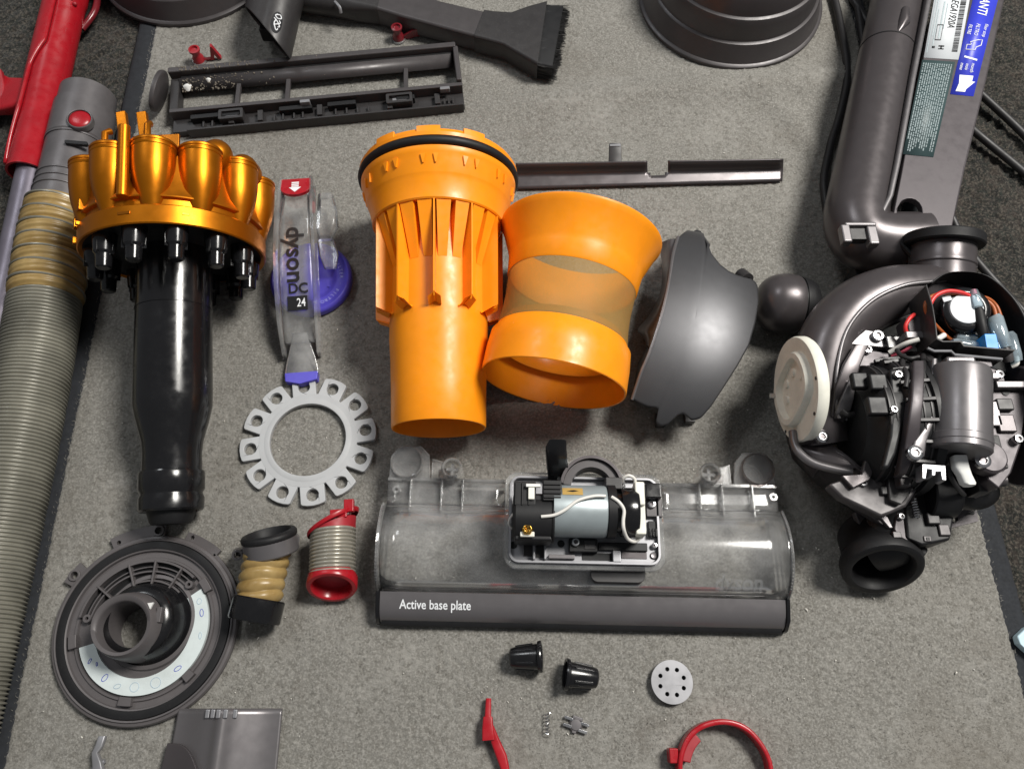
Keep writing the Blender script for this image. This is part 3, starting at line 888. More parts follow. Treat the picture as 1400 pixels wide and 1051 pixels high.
# sticker
g = G(); g.prism(sector(33.5, 44.6, -162, 36, 60), 3.5, 6.1); st = g.build('sticker', 'sticker', ld)
def loop(r, a, rx, ry, rot, mt, w=.45, n=20, arc=2*PI):
    P = []
    for k in range(n + 1):
        t = arc * k / n; x, y = rx * math.cos(t), ry * math.sin(t)
        x, y = x*math.cos(rot) - y*math.sin(rot), x*math.sin(rot) + y*math.cos(rot)
        P.append((r*math.cos(R(a)) + x, r*math.sin(R(a)) + y, 6.15))
    g = G(); g.tube(P, w * .5, 5); g.build('pen_mark', mt, st)
loop(40, 14, 1.2, 2.6, .2, 'pen_blue'); loop(40.5, -8, .9, 2.2, .1, 'pen_pale'); loop(39, -44, 2.6, 1.3, .6, 'pen_blue'); loop(39, -122, 1.5, 2.6, -.6, 'pen_blue')
loop(40, -146, .7, 1.8, -.4, 'pen_blue'); loop(37, -139, .5, 1.2, .2, 'pen_blue'); loop(39, -89, 3, 3, 0, 'pen_pale'); loop(39, -68, 3.4, 3.4, 0, 'pen_pale'); loop(40, 26, 1.6, 2.0, 0, 'pen_pale'); loop(40, -106, 2.4, 1.4, .3, 'pen_pale')
# spout: a dark funnel and a tube with an oval mouth
g = G(); g.lathe([(33.0, 4.2), (32.0, 6.0), (29.5, 6.6), (29, 5.4)], 60, Matrix.Translation((3, 4, 0))); g.build('collar', 'lid_grey', ld)
g = G(); g.lathe([(29.2, 4.6), (26.5, 8), (24.5, 20), (22, 24), (18, 25)], 56, Matrix.Translation((2, 3, 0))); g.build('funnel', 'black_gloss', ld, sharp=50)
secs = []
for r, z, ox, oy, sx in ((24.0, 6, 0, 0, 1.0), (23.2, 16, -1.0, -.5, 1.0), (22.0, 27, -2.5, -1.0, .98), (21.2, 31.5, -3.2, -1.0, .97), (20.2, 33.5, -3.4, -1.0, .96), (17.6, 33.0, -3.2, -1.6, .95), (16.9, 31, -3, -2, .95), (16.6, 20, -2, -2, .95), (16.6, 2, -1, -2, .95)):
    secs.append([(ox + r*math.cos(2*PI*k/48), oy + r*sx*math.sin(2*PI*k/48), z + .10 * r * math.sin(2*PI*k/48 + .5)) for k in range(48)])
g = G(); g.loft(secs, cap=False); sp = g.build('spout', 'lid_grey', ld, sharp=60)
g = G(); g.prism([(12.6, 12.8), (16.6, 13.4), (15.0, 9.0)], 33.2, 34.8); g.build('white_mark', 'white_plastic', sp)
g = G(); g.box((19, 6, 20), (3.5, 10, 20)); g.box((20, -4, 16), (3, 4, 12)); g.build('spout_rib', 'lid_grey', sp, bevel=.4)

# ------------------------------------------------------------------ bent grey cover at the lower edge
pa, pb = W(238, 968, 12), W(384, 968, 8)
c = Vector((W(310, 1000).x, W(310, 968, 10).y, 0))
bp_ = thing('bent_cover', 'grey metallic curved cover plate below the round lid', 'cover', c)
x0, x1 = pa.x - c.x, pb.x - c.x
def bz(x):
    t = (x - x0) / (x1 - x0)
    return 4 + 12 * math.exp(-((t - .46) / .30) ** 2) + 3.5 * math.exp(-((t - .5) / .07) ** 2)
g = G(); g.grid(lambda u, v: (x0 + (x1 - x0) * u + (4 - 4*u) * (-v * 1.0), -75 * v, bz(x0 + (x1 - x0) * u) - 3*v), 48, 20)
pl = g.build('plate', 'gunmetal', bp_, solid=2.0, sharp=60)
for t in (.34, .40, .465, .53, .60):
    x = x0 + (x1 - x0) * t
    g = G(); g.box((x, -3.2, bz(x) + .5), (3.0, 5.5, 2.0)); g.build('ridge', 'silver_grey', bp_, bevel=.7)
g = G()
out = [(x0 - 3, -21), (x0 + 7, -22), (x0 + 14, -26), (x0 + 20, -33), (x0 + 27, -46), (x0 + 34, -76), (x0 - 8, -76)]
out = [(p.x, p.y) for p in spline(out[:6], 5)] + [out[6]]
g.prism(out[::-1], 0, .01)
vs = [Vector((v.x, v.y, bz(v.x) + (2.6 if v.z > .005 else -.5))) for v in g.v]; g.v = vs
g.build('overlay', 'gunmetal_dark', bp_, bevel=.5)

# ------------------------------------------------------------------ small grey clip, lower left
c = W(141, 1030, 0)
cl = thing('small_clip', 'small pale grey plastic clip on the mat below the round lid', 'clip', c)
g = G(); secs = []
for x, y, z, w, h in ((0, 11, 5, 5, 4), (-.4, 5, 6, 5, 4), (-2.4, 1, 6, 4, 4), (-.2, -5, 4.5, 6, 5), (1.5, -12, 3, 7, 5)):
    secs.append([(x + a, y, z + b) for a, b in rrect(w, h, 1, 3)])
g.loft(secs); g.build('arm', 'silver_grey', cl, sharp=40)
g = G(); g.cyl((3, -4, 2), (-4, -9, 2), 1.6, n=14); g.build('pivot', 'silver_grey', cl)

# ------------------------------------------------------------------ orange cone (lies on its side)
M, L_ = lathe_lying(600, 586, 35, 600, 234, 62)
oc = thingM('orange_duct', 'orange funnel duct with fins and a black seal ring', 'duct', M)
F0 = L_ * .40; F1 = L_ * .76
g = G(); g.lathe([(32.5, 60), (32.8, 2), (33.2, 0), (34.2, 0), (34.6, 1), (35.2, 30), (36.0, 52), (37.0, F0 - 18), (37.0, F0), (37.2, F1 - 6), (38, F1 + 3)], 72)
body = g.build('body', 'orange', oc, sharp=35)
g = G(); g.lathe([(32.5, 60), (32.3, L_ * .7)], 60); g.build('bore', 'orange', body)
g = G(); g.lathe([(37.5, F1 + 2), (50.5, F1 - 1), (51.5, F1), (52.0, F1 + 4), (54.2, F1 + 14), (55.6, F1 + 17), (56.2, F1 + 18), (58.2, F1 + 28), (60.0, L_ - 19), (60.8, L_ - 17), (61, L_ - 14.5), (60, L_ - 14), (59.8, L_ - 12)], 80)
bowl = g.build('bowl', 'orange', oc, sharp=30)
g = G(); g.lathe([(59.6, L_ - 13.5), (61.6, L_ - 13.6), (63.2, L_ - 12), (63.6, L_ - 10), (63.0, L_ - 8), (61.2, L_ - 7), (59.6, L_ - 7)], 80); g.build('seal_ring', 'black_rubber', oc, sharp=60)
g = G(); g.lathe([(59.8, L_ - 7.4), (62.2, L_ - 7), (62.6, L_ - 4.4), (61.4, L_ - 3), (60.6, L_ - 1), (58, L_), (52, L_), (50, L_ - 8)], 80); rim = g.build('rim', 'orange', oc, sharp=30)
for a in (55, 88, 120):
    g = G(); g.prism(sector(60.3, 62.4, a - 8, a + 8, 8), L_ - 4.6, L_ + .6); g.build('rim_block', 'orange', rim, bevel=.4)
for k in range(24):
    a = R(6 + 15 * k + (3 if k % 2 else -3))
    if math.sin(a) < -.3: continue
    g = G(); q = Vector((58.0, 0, F1 + 26))
    g.prism([(-2.0, 0), (2.0, 0), (0.2, -6.5), (-.6, -6.5)], -2.2, .9, M=RZ(a) @ Matrix.Translation((59.3, 0, F1 + 30)) @ Matrix.Rotation(R(90), 4, 'Y') @ Matrix.Rotation(R(90), 4, 'Z') @ Matrix.Rotation(R(12), 4, 'X'))
    g.build('vent_notch', 'orange', bowl)
fin0 = None
g = G()
fp = [(36.4, F0 + 1), (38.5, F0), (47.0, F0 + 1.2), (49.2, F0 + 4), (50.6, F1 + 1), (36.4, F1 + 1)]
V = Matrix(((1,0,0,0),(0,0,-1,0),(0,1,0,0),(0,0,0,1)))
g.prism(fp, -.6, .6, M=Matrix.Rotation(R(90), 4, 'X'))
g.loft([[(p[0] + .2, w, p[1]) for p in ((36.6, F0 + 2), (38, F0 + .4), (49, F0 + 3.6))] for w in (0,)] + [[(36.6, 4.6, F0 - .6), (38, 4.6, F0 - 2.4), (47, 4.6, F0 + 1)]], cap=False, closed=False)
g.loft([[(36.6, 0, F0 + 2), (38, 0, F0 + .4), (49, 0, F0 + 3.6)], [(36.6, -4.6, F0 - .6), (38, -4.6, F0 - 2.4), (47, -4.6, F0 + 1)]], cap=False, closed=False)
for k in range(11):
    a = R(90 + 1.0) + 2*PI*k/11
    if fin0 is None:
        fin0 = g.build('fin', 'orange', oc, bevel=0, sharp=30); fin0.matrix_basis = RZ(a); fM = RZ(a)
    else: dup(fin0, oc, RZ(a) @ fM.inverted())
w0 = None
g = G(); g.add([(37.2, -3.2, F0 + 36), (37.2, 3.2, F0 + 36), (50.2, 5.4, F1 + 1), (50.2, -5.4, F1 + 1), (37.2, 4.6, F1), (37.2, -4.6, F1)], [(0, 1, 2, 3), (1, 4, 2), (0, 3, 5)])
for k in range(22):
    a = R(91) + 2*PI*(k + .5)/22
    if w0 is None: w0 = g.build('web', 'orange', oc, sharp=30); w0.matrix_basis = RZ(a); wM = RZ(a)
    else: dup(w0, oc, RZ(a) @ wM.inverted())

# ------------------------------------------------------------------ orange shroud with mesh band
M, L_ = lathe_lying(756, 526, 51, 794, 324, 61)
om = thingM('mesh_shroud', 'orange flared shroud ring with a brown mesh band around its waist', 'shroud', M)
m0, m1 = L_ * .275, L_ * .66
g = G(); g.lathe([(51.5, 3), (51.8, .4), (52.6, 0), (53.2, .6), (53.0, m0 * .55), (52.0, m0 - 3), (49.6, m0), (49.0, m0 + 2), (47.8, m0 + 1), (48.0, m0 - 3), (50.8, m0 * .6), (51.5, 3)], 84); g.build('lower_ring', 'orange', om, sharp=40)
g = G(); g.lathe([(44.5, m0 * .75), (43.5, m0 * .7), (42.5, m0 * .75), (42.2, m0 + 6), (44, m0 + 10), (48.6, m0 + 3)], 72); g.build('inner_collar', 'orange', om, sharp=40)
g = G(); g.lathe([(49.0, m0 + .5), (47.6, (m0 + m1)/2 - 8), (47.4, (m0 + m1)/2 + 4), (48.8, m1 + .5)], 84); g.build('mesh_band', 'fine_mesh', om)
g = G(); g.lathe([(47.4, m1 - 1), (48.8, m1 - 1.6), (49.6, m1), (51.0, m1 + 12), (51.6, m1 + 16), (55.6, L_ - 16), (60.2, L_ - 5), (62.2, L_ - 2.2), (62.4, L_ - .4), (61.6, L_ + .4), (60.2, L_), (58.6, L_ - 5), (53.8, L_ - 17), (49.4, m1 + 14), (47.4, m1 - 1)], 84); g.build('upper_ring', 'orange', om, sharp=35)
# ------------------------------------------------------------------ dark glossy half shell
c0 = W(950, 445, 0)
hsx = thing('ball_shell', 'glossy dark grey curved half shell with a notched rim', 'shell', c0)
edge = [(926,326,30),(938,316,28),(950,313,26),(961,317,24),(966,330,22),(973,347,20),(984,361,18),(997,371,16),(1008,376,15),(1018,379,16),(1027,381,16),(1033,385,15),(1036,392,14),(1037,412,12),(1033,440,9),(1024,472,6),(1008,501,5),(988,532,5),(972,556,5),(958,572,5),(946,575,6),(934,565,9),(925,568,8),(914,580,5),(902,584,4),(896,578,5),(901,566,9),(900,558,12),(884,556,13),(872,551,14),(864,546,15),(868,530,20),(876,510,25),(887,484,30),(897,455,34),(905,428,36),(912,398,37),(917,368,36),(921,345,33)]
# resample so that the outline is even
def resample(P, n, closed=True):
    Q = P + [P[0]] if closed else P
    ln = [0]
    for a, b in zip(Q, Q[1:]): ln.append(ln[-1] + (b - a).length)
    out = []
    for k in range(n):
        s = ln[-1] * k / (n if closed else n - 1); i = 0
        while i < len(ln) - 2 and ln[i+1] < s: i += 1
        out.append(Q[i].lerp(Q[i+1], (s - ln[i]) / max(1e-6, ln[i+1] - ln[i])))
    return out
ec = W(930, 450, 20); ev = (W(946, 320, 20) - W(915, 580, 20)).normalized(); eu = Vector((ev.y, -ev.x, 0))
def shell_z(x, y):
    r = Vector((x - ec.x, y - ec.y, 0)); u, v = r.dot(eu) / 88.0, r.dot(ev) / 99.0
    return 3 + 52 * math.sqrt(max(0.0, 1 - min(1, (u*u if u > 0 else .35*u*u) + v*v)))
E = []
for px, py, z in edge:
    for _ in range(30):
        p = W(px, py, z); z = .6 * z + .4 * shell_z(p.x, p.y)
    E.append(W(px, py, z))
def shell_at(px, py, dz=0):
    z = 30
    for _ in range(30):
        p = W(px, py, z); z = .6 * z + .4 * (shell_z(p.x, p.y) + dz)
    return W(px, py, z)
cxy = shell_at(950, 440)
E2 = []; NR = 30
for k in range(220):          # the rim as seen from the crown: one crossing for each bearing
    a = 2 * PI * k / 220; dx_, dy_ = math.cos(a), math.sin(a); best = 0.0
    for p, q in zip(E, E[1:] + E[:1]):
        ex, ey = q.x - p.x, q.y - p.y; den = dx_ * ey - dy_ * ex
        if abs(den) < 1e-9: continue
        t_ = ((p.x - cxy.x) * ey - (p.y - cxy.y) * ex) / den; s_ = ((p.x - cxy.x) * dy_ - (p.y - cxy.y) * dx_) / den
        if t_ > best and -1e-6 <= s_ <= 1 + 1e-6: best = t_
    E2.append(Vector((cxy.x + dx_ * best, cxy.y + dy_ * best, 0)))
n = len(E2); g = G(); vs = [cxy]; fs = []
for k in range(1, NR + 1):
    t = (k / NR) ** .8
    for p in E2:
        x, y = cxy.x + (p.x - cxy.x) * t, cxy.y + (p.y - cxy.y) * t
        vs.append(Vector((x, y, shell_z(x, y))))
for i in range(n):
    j = (i + 1) % n; fs.append((0, 1 + i, 1 + j))
    for k in range(NR - 1):
        a = 1 + k * n; fs.append((a + i, a + n + i, a + n + j, a + j))
g.add(vs, fs); g.build('shell', 'shell_paint', hsx, world=True, solid=2.4, sharp=75)
fl = [(926,326,30,905,331,26),(921,345,33,903,345,22),(917,368,36,905,365,20),(912,398,37,903,398,18),(905,428,36,888,430,16),(897,455,34,872,450,14),(890,470,32,880,462,16),(888,478,30,884,472,20)]
a_ = spline([shell_at(f[0], f[1], -.8) for f in fl], 5); b_ = spline([W(*f[3:]) for f in fl], 5)
g = G(); secs = []
for p, q in zip(a_, b_): secs.append([p, p.lerp(q, .5) + Vector((0, 0, 2)), q])
g.loft(secs, cap=False, closed=False); g.build('inner_flange', 'gunmetal', hsx, world=True, solid=1.6, sharp=60)
fl = [(888,478,30,884,474,18),(880,500,26,872,498,10),(870,528,20,866,530,6),(864,546,15,860,548,3)]
a_ = spline([shell_at(f[0], f[1], -.8) for f in fl], 4); b_ = spline([W(*f[3:]) for f in fl], 4)
g = G(); g.loft([[p, q] for p, q in zip(a_, b_)], cap=False, closed=False); g.build('rim_wall', 'charcoal', hsx, world=True, solid=1.4)
P = spline([shell_at(f[0] - 1, f[1], .3) for f in [(928,324,30),(922,345,33),(918,368,36),(913,398,37),(906,428,36),(898,455,34),(888,484,30),(877,510,25),(865,546,15)]], 6)
g = G(); g.tube(P, 1.3, 8); g.build('rim_bead', 'gunmetal', hsx, world=True)
g = G(); q = shell_at(1017, 379, -4); g.lathe([(2.6, -5), (5.4, -5), (5.6, 5), (2.6, 5), (2.6, -5)], 22, TRS(q, R(20), R(60), 0)); g.build('pivot_boss', 'charcoal', hsx, world=True)
g = G()
for px, py, w in ((902, 575, 7), (942, 570, 8)):
    g.box(W(px, py, 4), (w, 10, 6))
g.build('rim_tooth', 'charcoal', hsx, world=True, bevel=.6)

# ------------------------------------------------------------------ small dark roller ball
M, L_ = axisM(W(1034, 413, 24), W(1118, 418, 22)), (W(1118, 418, 22) - W(1034, 413, 24)).length
rb = thingM('roller_ball', 'small dark barrel shaped roller ball beside the half shell', 'roller', M)
pr = [(0, 0)] + [(23.6 * math.sin(R(a)) ** .8, L_ * .40 - L_ * .40 * math.cos(R(a))) for a in range(8, 91, 6)] + [(24.0, L_ * .46), (23.2, L_ * .62), (22.2, L_ * .66)]
g = G(); g.lathe(pr, 56); g.build('barrel', 'gunmetal_dark', rb, sharp=40)
g = G(); g.lathe([(21.6, L_ * .655), (21.4, L_ * .68), (22.3, L_ * .685), (21.4, L_ * .78), (18.6, L_ * .9), (13, L_ * .97), (0, L_ * .98)], 56); g.build('end_cap', 'black_plastic', rb, sharp=40)

# ------------------------------------------------------------------ dark metal strip with notch and tab
c0 = W(890, 253, 0)
bs = thing('trim_strip', 'long dark grey trim strip with a notch and a tab', 'strip', c0)
def strip_pt(px, v):
    f = (px - 705) / 363.0
    yb = 259 - 10.5 * f; yt = 223 - 6 * f
    z = 2 + 5 * v if v < .5 else 4.5 + 34 * (v - .5) ** 1.3
    q = yb + (yt - yb) * v
    p = W(px, q, z)
    return p - c0
g = G()
xs = [705 + 4 * k for k in range(92)]
NVs = 8
vid = {}
def vtx(i, j):
    if (i, j) not in vid:
        vid[(i, j)] = len(g.v)
        p = strip_pt(xs[i] - (0 if i < 91 else (j / NVs) * -2), j / NVs)
        p.z += .25 * noise.noise(Vector((xs[i] / 40.0, j / 3.0, 0)))
        g.v.append(p)
    return vid[(i, j)]
for i in range(91):
    for j in range(NVs):
        mid = (xs[i] + xs[i+1]) / 2
        lim = NVs
        if 884 < mid < 914: lim = 3 if 888 < mid < 910 else 4
        if j >= lim: continue
        g.f.append((vtx(i, j), vtx(i+1, j), vtx(i+1, j+1), vtx(i, j+1)))
g.build('blade', 'gunmetal_dark', bs, solid=1.3, sharp=60)
g = G()
secs = []
for py, z, w in ((224, 16.5, 18), (213, 19, 17), (203, 22, 17), (197, 23, 16)):
    p = W(841, py, z) - c0; secs.append([p + Vector((a, 0, b)) for a, b in rrect(w / 1.53, 2.4, 1, 2)])
g.loft(secs); tb = g.build('tab', 'charcoal', bs, sharp=40)
g = G(); p = W(841, 199, 23.6) - c0; g.prism(rrect(9.5, 2.2, .6, 2), 0, .5, M=Matrix.Translation(p)); g.build('tab_edge', 'silver_grey', bs)

# ------------------------------------------------------------------ dark sole plate frame
fA, fB = W(246, 190, 0), W(636, 153, 0)
d = fB - fA; LF = d.length
sp = thing('sole_plate', 'dirty dark grey rectangular sole plate frame with cross bars', 'sole plate', fA.lerp(fB, .5), math.atan2(d.y, d.x))
X0, X1 = -LF/2 - 4, LF/2
def railbox(name, x0, x1, y0, y1, z0, z1, mt='charcoal', par=None, bev=.6):
    g = G(); g.box(((x0+x1)/2, (y0+y1)/2, (z0+z1)/2), (x1-x0, y1-y0, z1-z0)); return g.build(name, mt, par or sp, bevel=bev)
fr = railbox('front_rail', X0, X1, 1.5, 16, 0, 7)
railbox('front_ledge', X0, X1, 16, 20, 3, 17, 'charcoal_light')
railbox('front_lip', X0 + 14, X1 - 1, -1, 1.2, 0, 11, 'charcoal')
for a, b in ((X0 + 18, X0 + 62), (X0 + 98, X0 + 128), (X0 + 142, X0 + 168), (X0 + 205, X0 + 222)):
    railbox('front_block', a, b, 9, 13.8, 7.1, 14, 'black_plastic')
for a in (X0 + 52, X0 + 78, X0 + 132, X0 + 196, X0 + 240):
    railbox('front_web', a, a + 5, 1.6, 13.6, 7.1, 12.5, 'charcoal')
for a in (28, 36, 92, 100, 110, 118, 148, 158, 168, 178, 248, 252, 256):
    railbox('grille_bar', X0 + a, X0 + a + 1.6, 1.8, 8.5, 7.2, 10.5, 'charcoal', bev=.25)
for a, w in ((52, 22), (205, 24)):
    g = G(); g.prism(rrect(w, 11, 1.5), 9, 16, [rrect(w - 5, 6, .8)], M=Matrix.Translation((X0 + a + 3, 9.5, 0))); g.build('window_frame', 'charcoal', sp, bevel=.4)
    railbox('window_bar', X0 + a + 3 - w*.28, X0 + a + 3 + w*.28, 8.2, 11.8, 9, 13.5, 'silver_grey')
for a in (118, 246):
    railbox('stud', X0 + a, X0 + a + 9, 12, 15.4, 13.6, 18.4, 'silver_grey')
bk = railbox('back_rail', X0 - 2, X1 - 2, 60, 66, 0, 21, 'charcoal_light', bev=1.2)
railbox('back_groove', X0 + 8, X1 - 6, 57.6, 59.8, 2, 15, 'black_plastic')
g = G()
g.add([(X0 + 6, 57.4, 15), (X1 - 7, 57.4, 15), (X1 - 7, 47, 8), (X0 + 6, 47, 8)], [(0, 1, 2, 3)]); lg = g.build('inner_ledge', 'charcoal_light', sp, solid=1.6)
railbox('end_wall', X1 - 5, X1, 20.2, 62, 0, 20, 'charcoal_light', bev=1.4)
railbox('end_wall', X0 - 2, X0 + 6, 20.2, 59.8, 0, 13, 'charcoal', bev=1.0)
for x in (X0 + 58, X0 + 104, X0 + 214):
    g = G(); g.bar((x, 19, 9), (x + 2, 50, 8), 4.2, 4.2); g.build('cross_bar', 'charcoal_light', sp, bevel=.8)
g = G(); g.lathe([(0, 0), (13.2, 0), (15.2, 1.2), (15.6, 3), (15.2, 5), (13, 5.8), (12, 5), (0, 5)], 40, TRS((X0 - 8, 43, 15), R(-15)) @ Matrix.Rotation(R(-78), 4, 'Y') @ Matrix.Diagonal((1, 1.35, 1, 1))); g.build('end_disc', 'charcoal_light', sp, sharp=40)
rc = random.Random(5)
g = G()
for i in range(260):
    x = X0 + 8 + abs(rc.gauss(0, 40)); y = rc.uniform(47, 65)
    if x > X1 - 12: continue
    z = 21.2 if y > 60 else (8.3 + (y - 47) / 10.4 * 7)
    if 57.4 < y < 60: continue
    s_ = rc.choice((.5, .7, .9, 1.3)); g.box((0, 0, 0), (s_ * rc.uniform(.8, 1.8), s_, s_ * .7), TRS((x, y, z), rc.uniform(0, 6), rc.uniform(-.5, .5)), taper=.6)
o = g.build('caked_dust', 'dirt', sp); o['kind'] = 'stuff'
for (x, y, s_) in ((X0 + 13, 50, 3.6), (X0 + 33, 54, 2.2)):
    g = G(); g.dome([(x + s_ * (1 + .3 * math.sin(3*a)) * math.cos(a), y + s_ * .8 * math.sin(a)) for a in [2*PI*k/12 for k in range(12)]], lambda xx, yy, t: 8.4 + (yy - 47) / 10.4 * 7 + 1.4 * (1 - t*t), 4); g.build('paint_fleck', 'white_plastic', sp, sharp=180)

# ------------------------------------------------------------------ red quarter-turn fasteners behind the frame
def fastener(px, py, wing, label, rz):
    c = W(px, py, 0); t = thing('fastener', label, 'fastener', c, rz, 'red plastic fasteners behind the sole plate')
    g = G(); g.lathe([(0, 1.6), (6.5, 1.6), (7.2, .8), (7, 0), (0, 0)], 28); g.build('washer', 'clear_thick', t)
    g = G(); g.lathe([(5.6, 1.6), (5.4, 5), (3.9, 8), (3.8, 10), (5.2, 13), (5.3, 15), (3.6, 15.4), (3.2, 13.5), (0, 13)], 28); g.build('knob', 'maroon' if wing else 'red_dull', t, sharp=40)
    g = G()
    if wing: g.prism([(5, 4), (14, 9.5), (21, 11.5), (22, 2), (14, 1.4), (6, 2.2)], -1.4, 1.4, M=Matrix.Rotation(R(90), 4, 'X'))
    else: g.prism([(11, 1), (15.5, 17), (17, 17), (21.5, 1), (18, 1), (16.2, 7), (14.4, 1)], -2.2, 2.2, M=Matrix.Rotation(R(90), 4, 'X'))
    g.bar((3, 0, 1.5), (14, 0, 1.5), 3, 2.0)
    g.build('wing', 'maroon' if wing else 'red_dull', t, bevel=.5)
fastener(273, 84, False, 'dull red fastener with a pointed fin, left of the black nozzle', R(10))
fastener(545, 54, True, 'shiny dark red fastener with a flat wing beside the brush tool', R(8))

# ------------------------------------------------------------------ brush tool
def ground_loft(stations, n=5):
    """stations: (px, py, zc, width, height, corner radius) along a tool lying on the ground"""
    C = [W(s[0], s[1], s[2]) for s in stations]; secs = []
    for i, s in enumerate(stations):
        d = C[min(i+1, len(C)-1)] - C[max(i-1, 0)]; d.z = 0; d.normalize()
        x = Vector((-d.y, d.x, 0))
        secs.append([C[i] + x * a + Vector((0, 0, b)) for a, b in rrect(s[3], s[4], s[5], n)])
    return secs
c0 = W(600, 40, 0)
bt = thing('brush_tool', 'dark grey flat suction tool with a flared black bristle brush', 'brush', c0)
g = G(); g.loft(ground_loft([(520, 8, 12, 30, 22, 3), (560, 19, 12, 31, 21, 3), (620, 34, 12, 32, 20, 3), (660, 44, 12, 33, 20, 3)])); bd = g.build('body', 'charcoal_light', bt, world=True, sharp=40)
g = G(); g.loft(ground_loft([(380, -9, 14, 26, 24, 11.9), (430, -1, 14, 28, 25, 12), (465, 3, 13, 31, 25, 12), (490, 5, 13, 33, 24, 8), (522, 9, 12, 30.5, 22.4, 3.4)])); g.build('neck', 'charcoal', bt, world=True, sharp=50)
g = G(); g.loft(ground_loft([(656, 43, 12.5, 36, 22, 3), (668, 45.5, 12.5, 37, 22, 3), (694, 50, 12.5, 42, 22, 3), (716, 52, 12.5, 62, 22, 4), (741, 55, 12, 82, 22, 4)])); hdx = g.build('head', 'charcoal', bt, world=True, sharp=40)
a_, b_ = W(462, 2, 24), W(470, 22, 20)
g = G(); g.tube(spline([W(458, 3, 24.5), W(464, 10, 24.5), W(466, 18, 20)], 4), 1.6, 8); g.build('highlight_ring', 'silver_grey', bt, world=True)
e0 = W(741, 55, 12); d = (W(741, 55, 12) - W(716, 52, 12)); d.z = 0; d.normalize(); xd = Vector((-d.y, d.x, 0))
g = G(); rc = random.Random(11)
for i in range(1500):
    a = rc.uniform(-39, 39); b = rc.uniform(-8, 8)
    p = e0 + xd * a + Vector((0, 0, b)) - d * 1
    ln = rc.uniform(17, 22) + 4 * math.sin(a * .25) * .4
    q = p + d * ln + xd * (a * .06 + rc.uniform(-1.2, 1.2)) + Vector((0, 0, rc.uniform(-1.6, .6) - .5))
    s1 = xd * .28; s2 = Vector((0, 0, .28))
    g.add([p + s1, p + s2, p - s1 - s2, q + s1 * .5, q + s2 * .5, q - s1 * .5 - s2 * .5], [(0, 1, 4, 3), (1, 2, 5, 4), (2, 0, 3, 5), (3, 4, 5)])
o = g.build('bristles', 'bristle', bt, world=True, merge=False, flip=False, sharp=180); o['kind'] = 'stuff'
Mh = Matrix((( d.x, 0, xd.x, 0), (d.y, 0, xd.y, 0), (0, 1, 0, 0), (0, 0, 0, 1)))
def side_pt(px, py): return W(px, py, 12)
for px, py, w, h in ((677, 63, 13, 3.4), (699, 70, 5.5, 5.5)):
    p = W(px, py, 13) 
    Mx = Matrix(((d.x, 0, xd.x, p.x), (d.y, 0, xd.y, p.y), (0, 1, 0, p.z), (0, 0, 0, 1)))
    g = G(); g.prism(rrect(w, h, h * .48, 5), -3.0, 3.0, M=Mx); g.build('side_catch', 'black_plastic', hdx, world=True, bevel=.4)

g = G(); g.loft([[e0 + d * k + xd * (a * (1 + .003 * k)) + Vector((0, 0, b)) for a, b in rrect(76, 16, 3, 3)] for k in (-1, 8, 15)]); g.build('bristle_root', 'bristle', bt, world=True)

# ------------------------------------------------------------------ black nozzle with slanted mouth
A = W(392, -60, 27); B = W(363, 58, 27)
M = axisM(A, B); LN = (B - A).length
nz_ = thingM('slant_nozzle', 'black nozzle tube with a slanted dark mouth and white script mark', 'nozzle', M)
def slant(r, z0):
    return [(r*math.cos(t), r*math.sin(t), z0 + 27 * math.cos(t) + 9 * math.sin(t)) for t in [2*PI*k/48 for k in range(48)]]
g = G(); g.loft([[(25*math.cos(2*PI*k/48), 25*math.sin(2*PI*k/48), -40) for k in range(48)], slant(25, LN - 12), slant(24.4, LN - 11), slant(22.8, LN - 12), [(22.4*math.cos(2*PI*k/48), 22.4*math.sin(2*PI*k/48), 0) for k in range(48)]], cap=False); g.build('tube', 'charcoal', nz_, sharp=40)
g = G(); g.lathe([(0, 20), (22.3, 20)], 40); g.build('inner_wall', 'black_plastic', nz_)
g = G(); g.box((-4, -10, LN - 30), (14, 14, 24)); g.build('inner_block', 'black_plastic', nz_, bevel=1)
def on_tube(u, v, r=25.25):       # u around (mm), v along (mm)
    a = R(52) - u / r; return Vector((r*math.cos(a), r*math.sin(a), LN - 4 + v))
g = G(); g.grid(lambda u, v: on_tube(0, 0), 1, 1); g = G()
out = ellipse(5.2, 12.5, 28)
vs = [on_tube(0, 0)] + [on_tube(x, y) for x, y in out]; g.add(vs, [(0, 1 + k, 1 + (k+1) % 28) for k in range(28)]); md = g.build('oval_mark', 'print_black', nz_, flip=False)
for pts in ([(-1.5, 8), (1.5, 9.5), (3, 6.5), (0, 4.5), (-2.5, 6.5), (-1, 9)], [(-3.2, 3.5), (0, 1), (3, -3), (1.5, -5)], [(-1.2, 2.5), (-2.2, -2), (-.5, -7), (1.0, -9), (2.0, -6.5)], [(1.6, 3), (3, 1), (1, -1.5), (-2.5, -4.5)]):
    g = G(); g.tube([on_tube(p.x, -p.y, 25.45) for p in spline([Vector((a, b)) for a, b in pts], 5)], .55, 6); g.build('script_stroke', 'print_white', md)

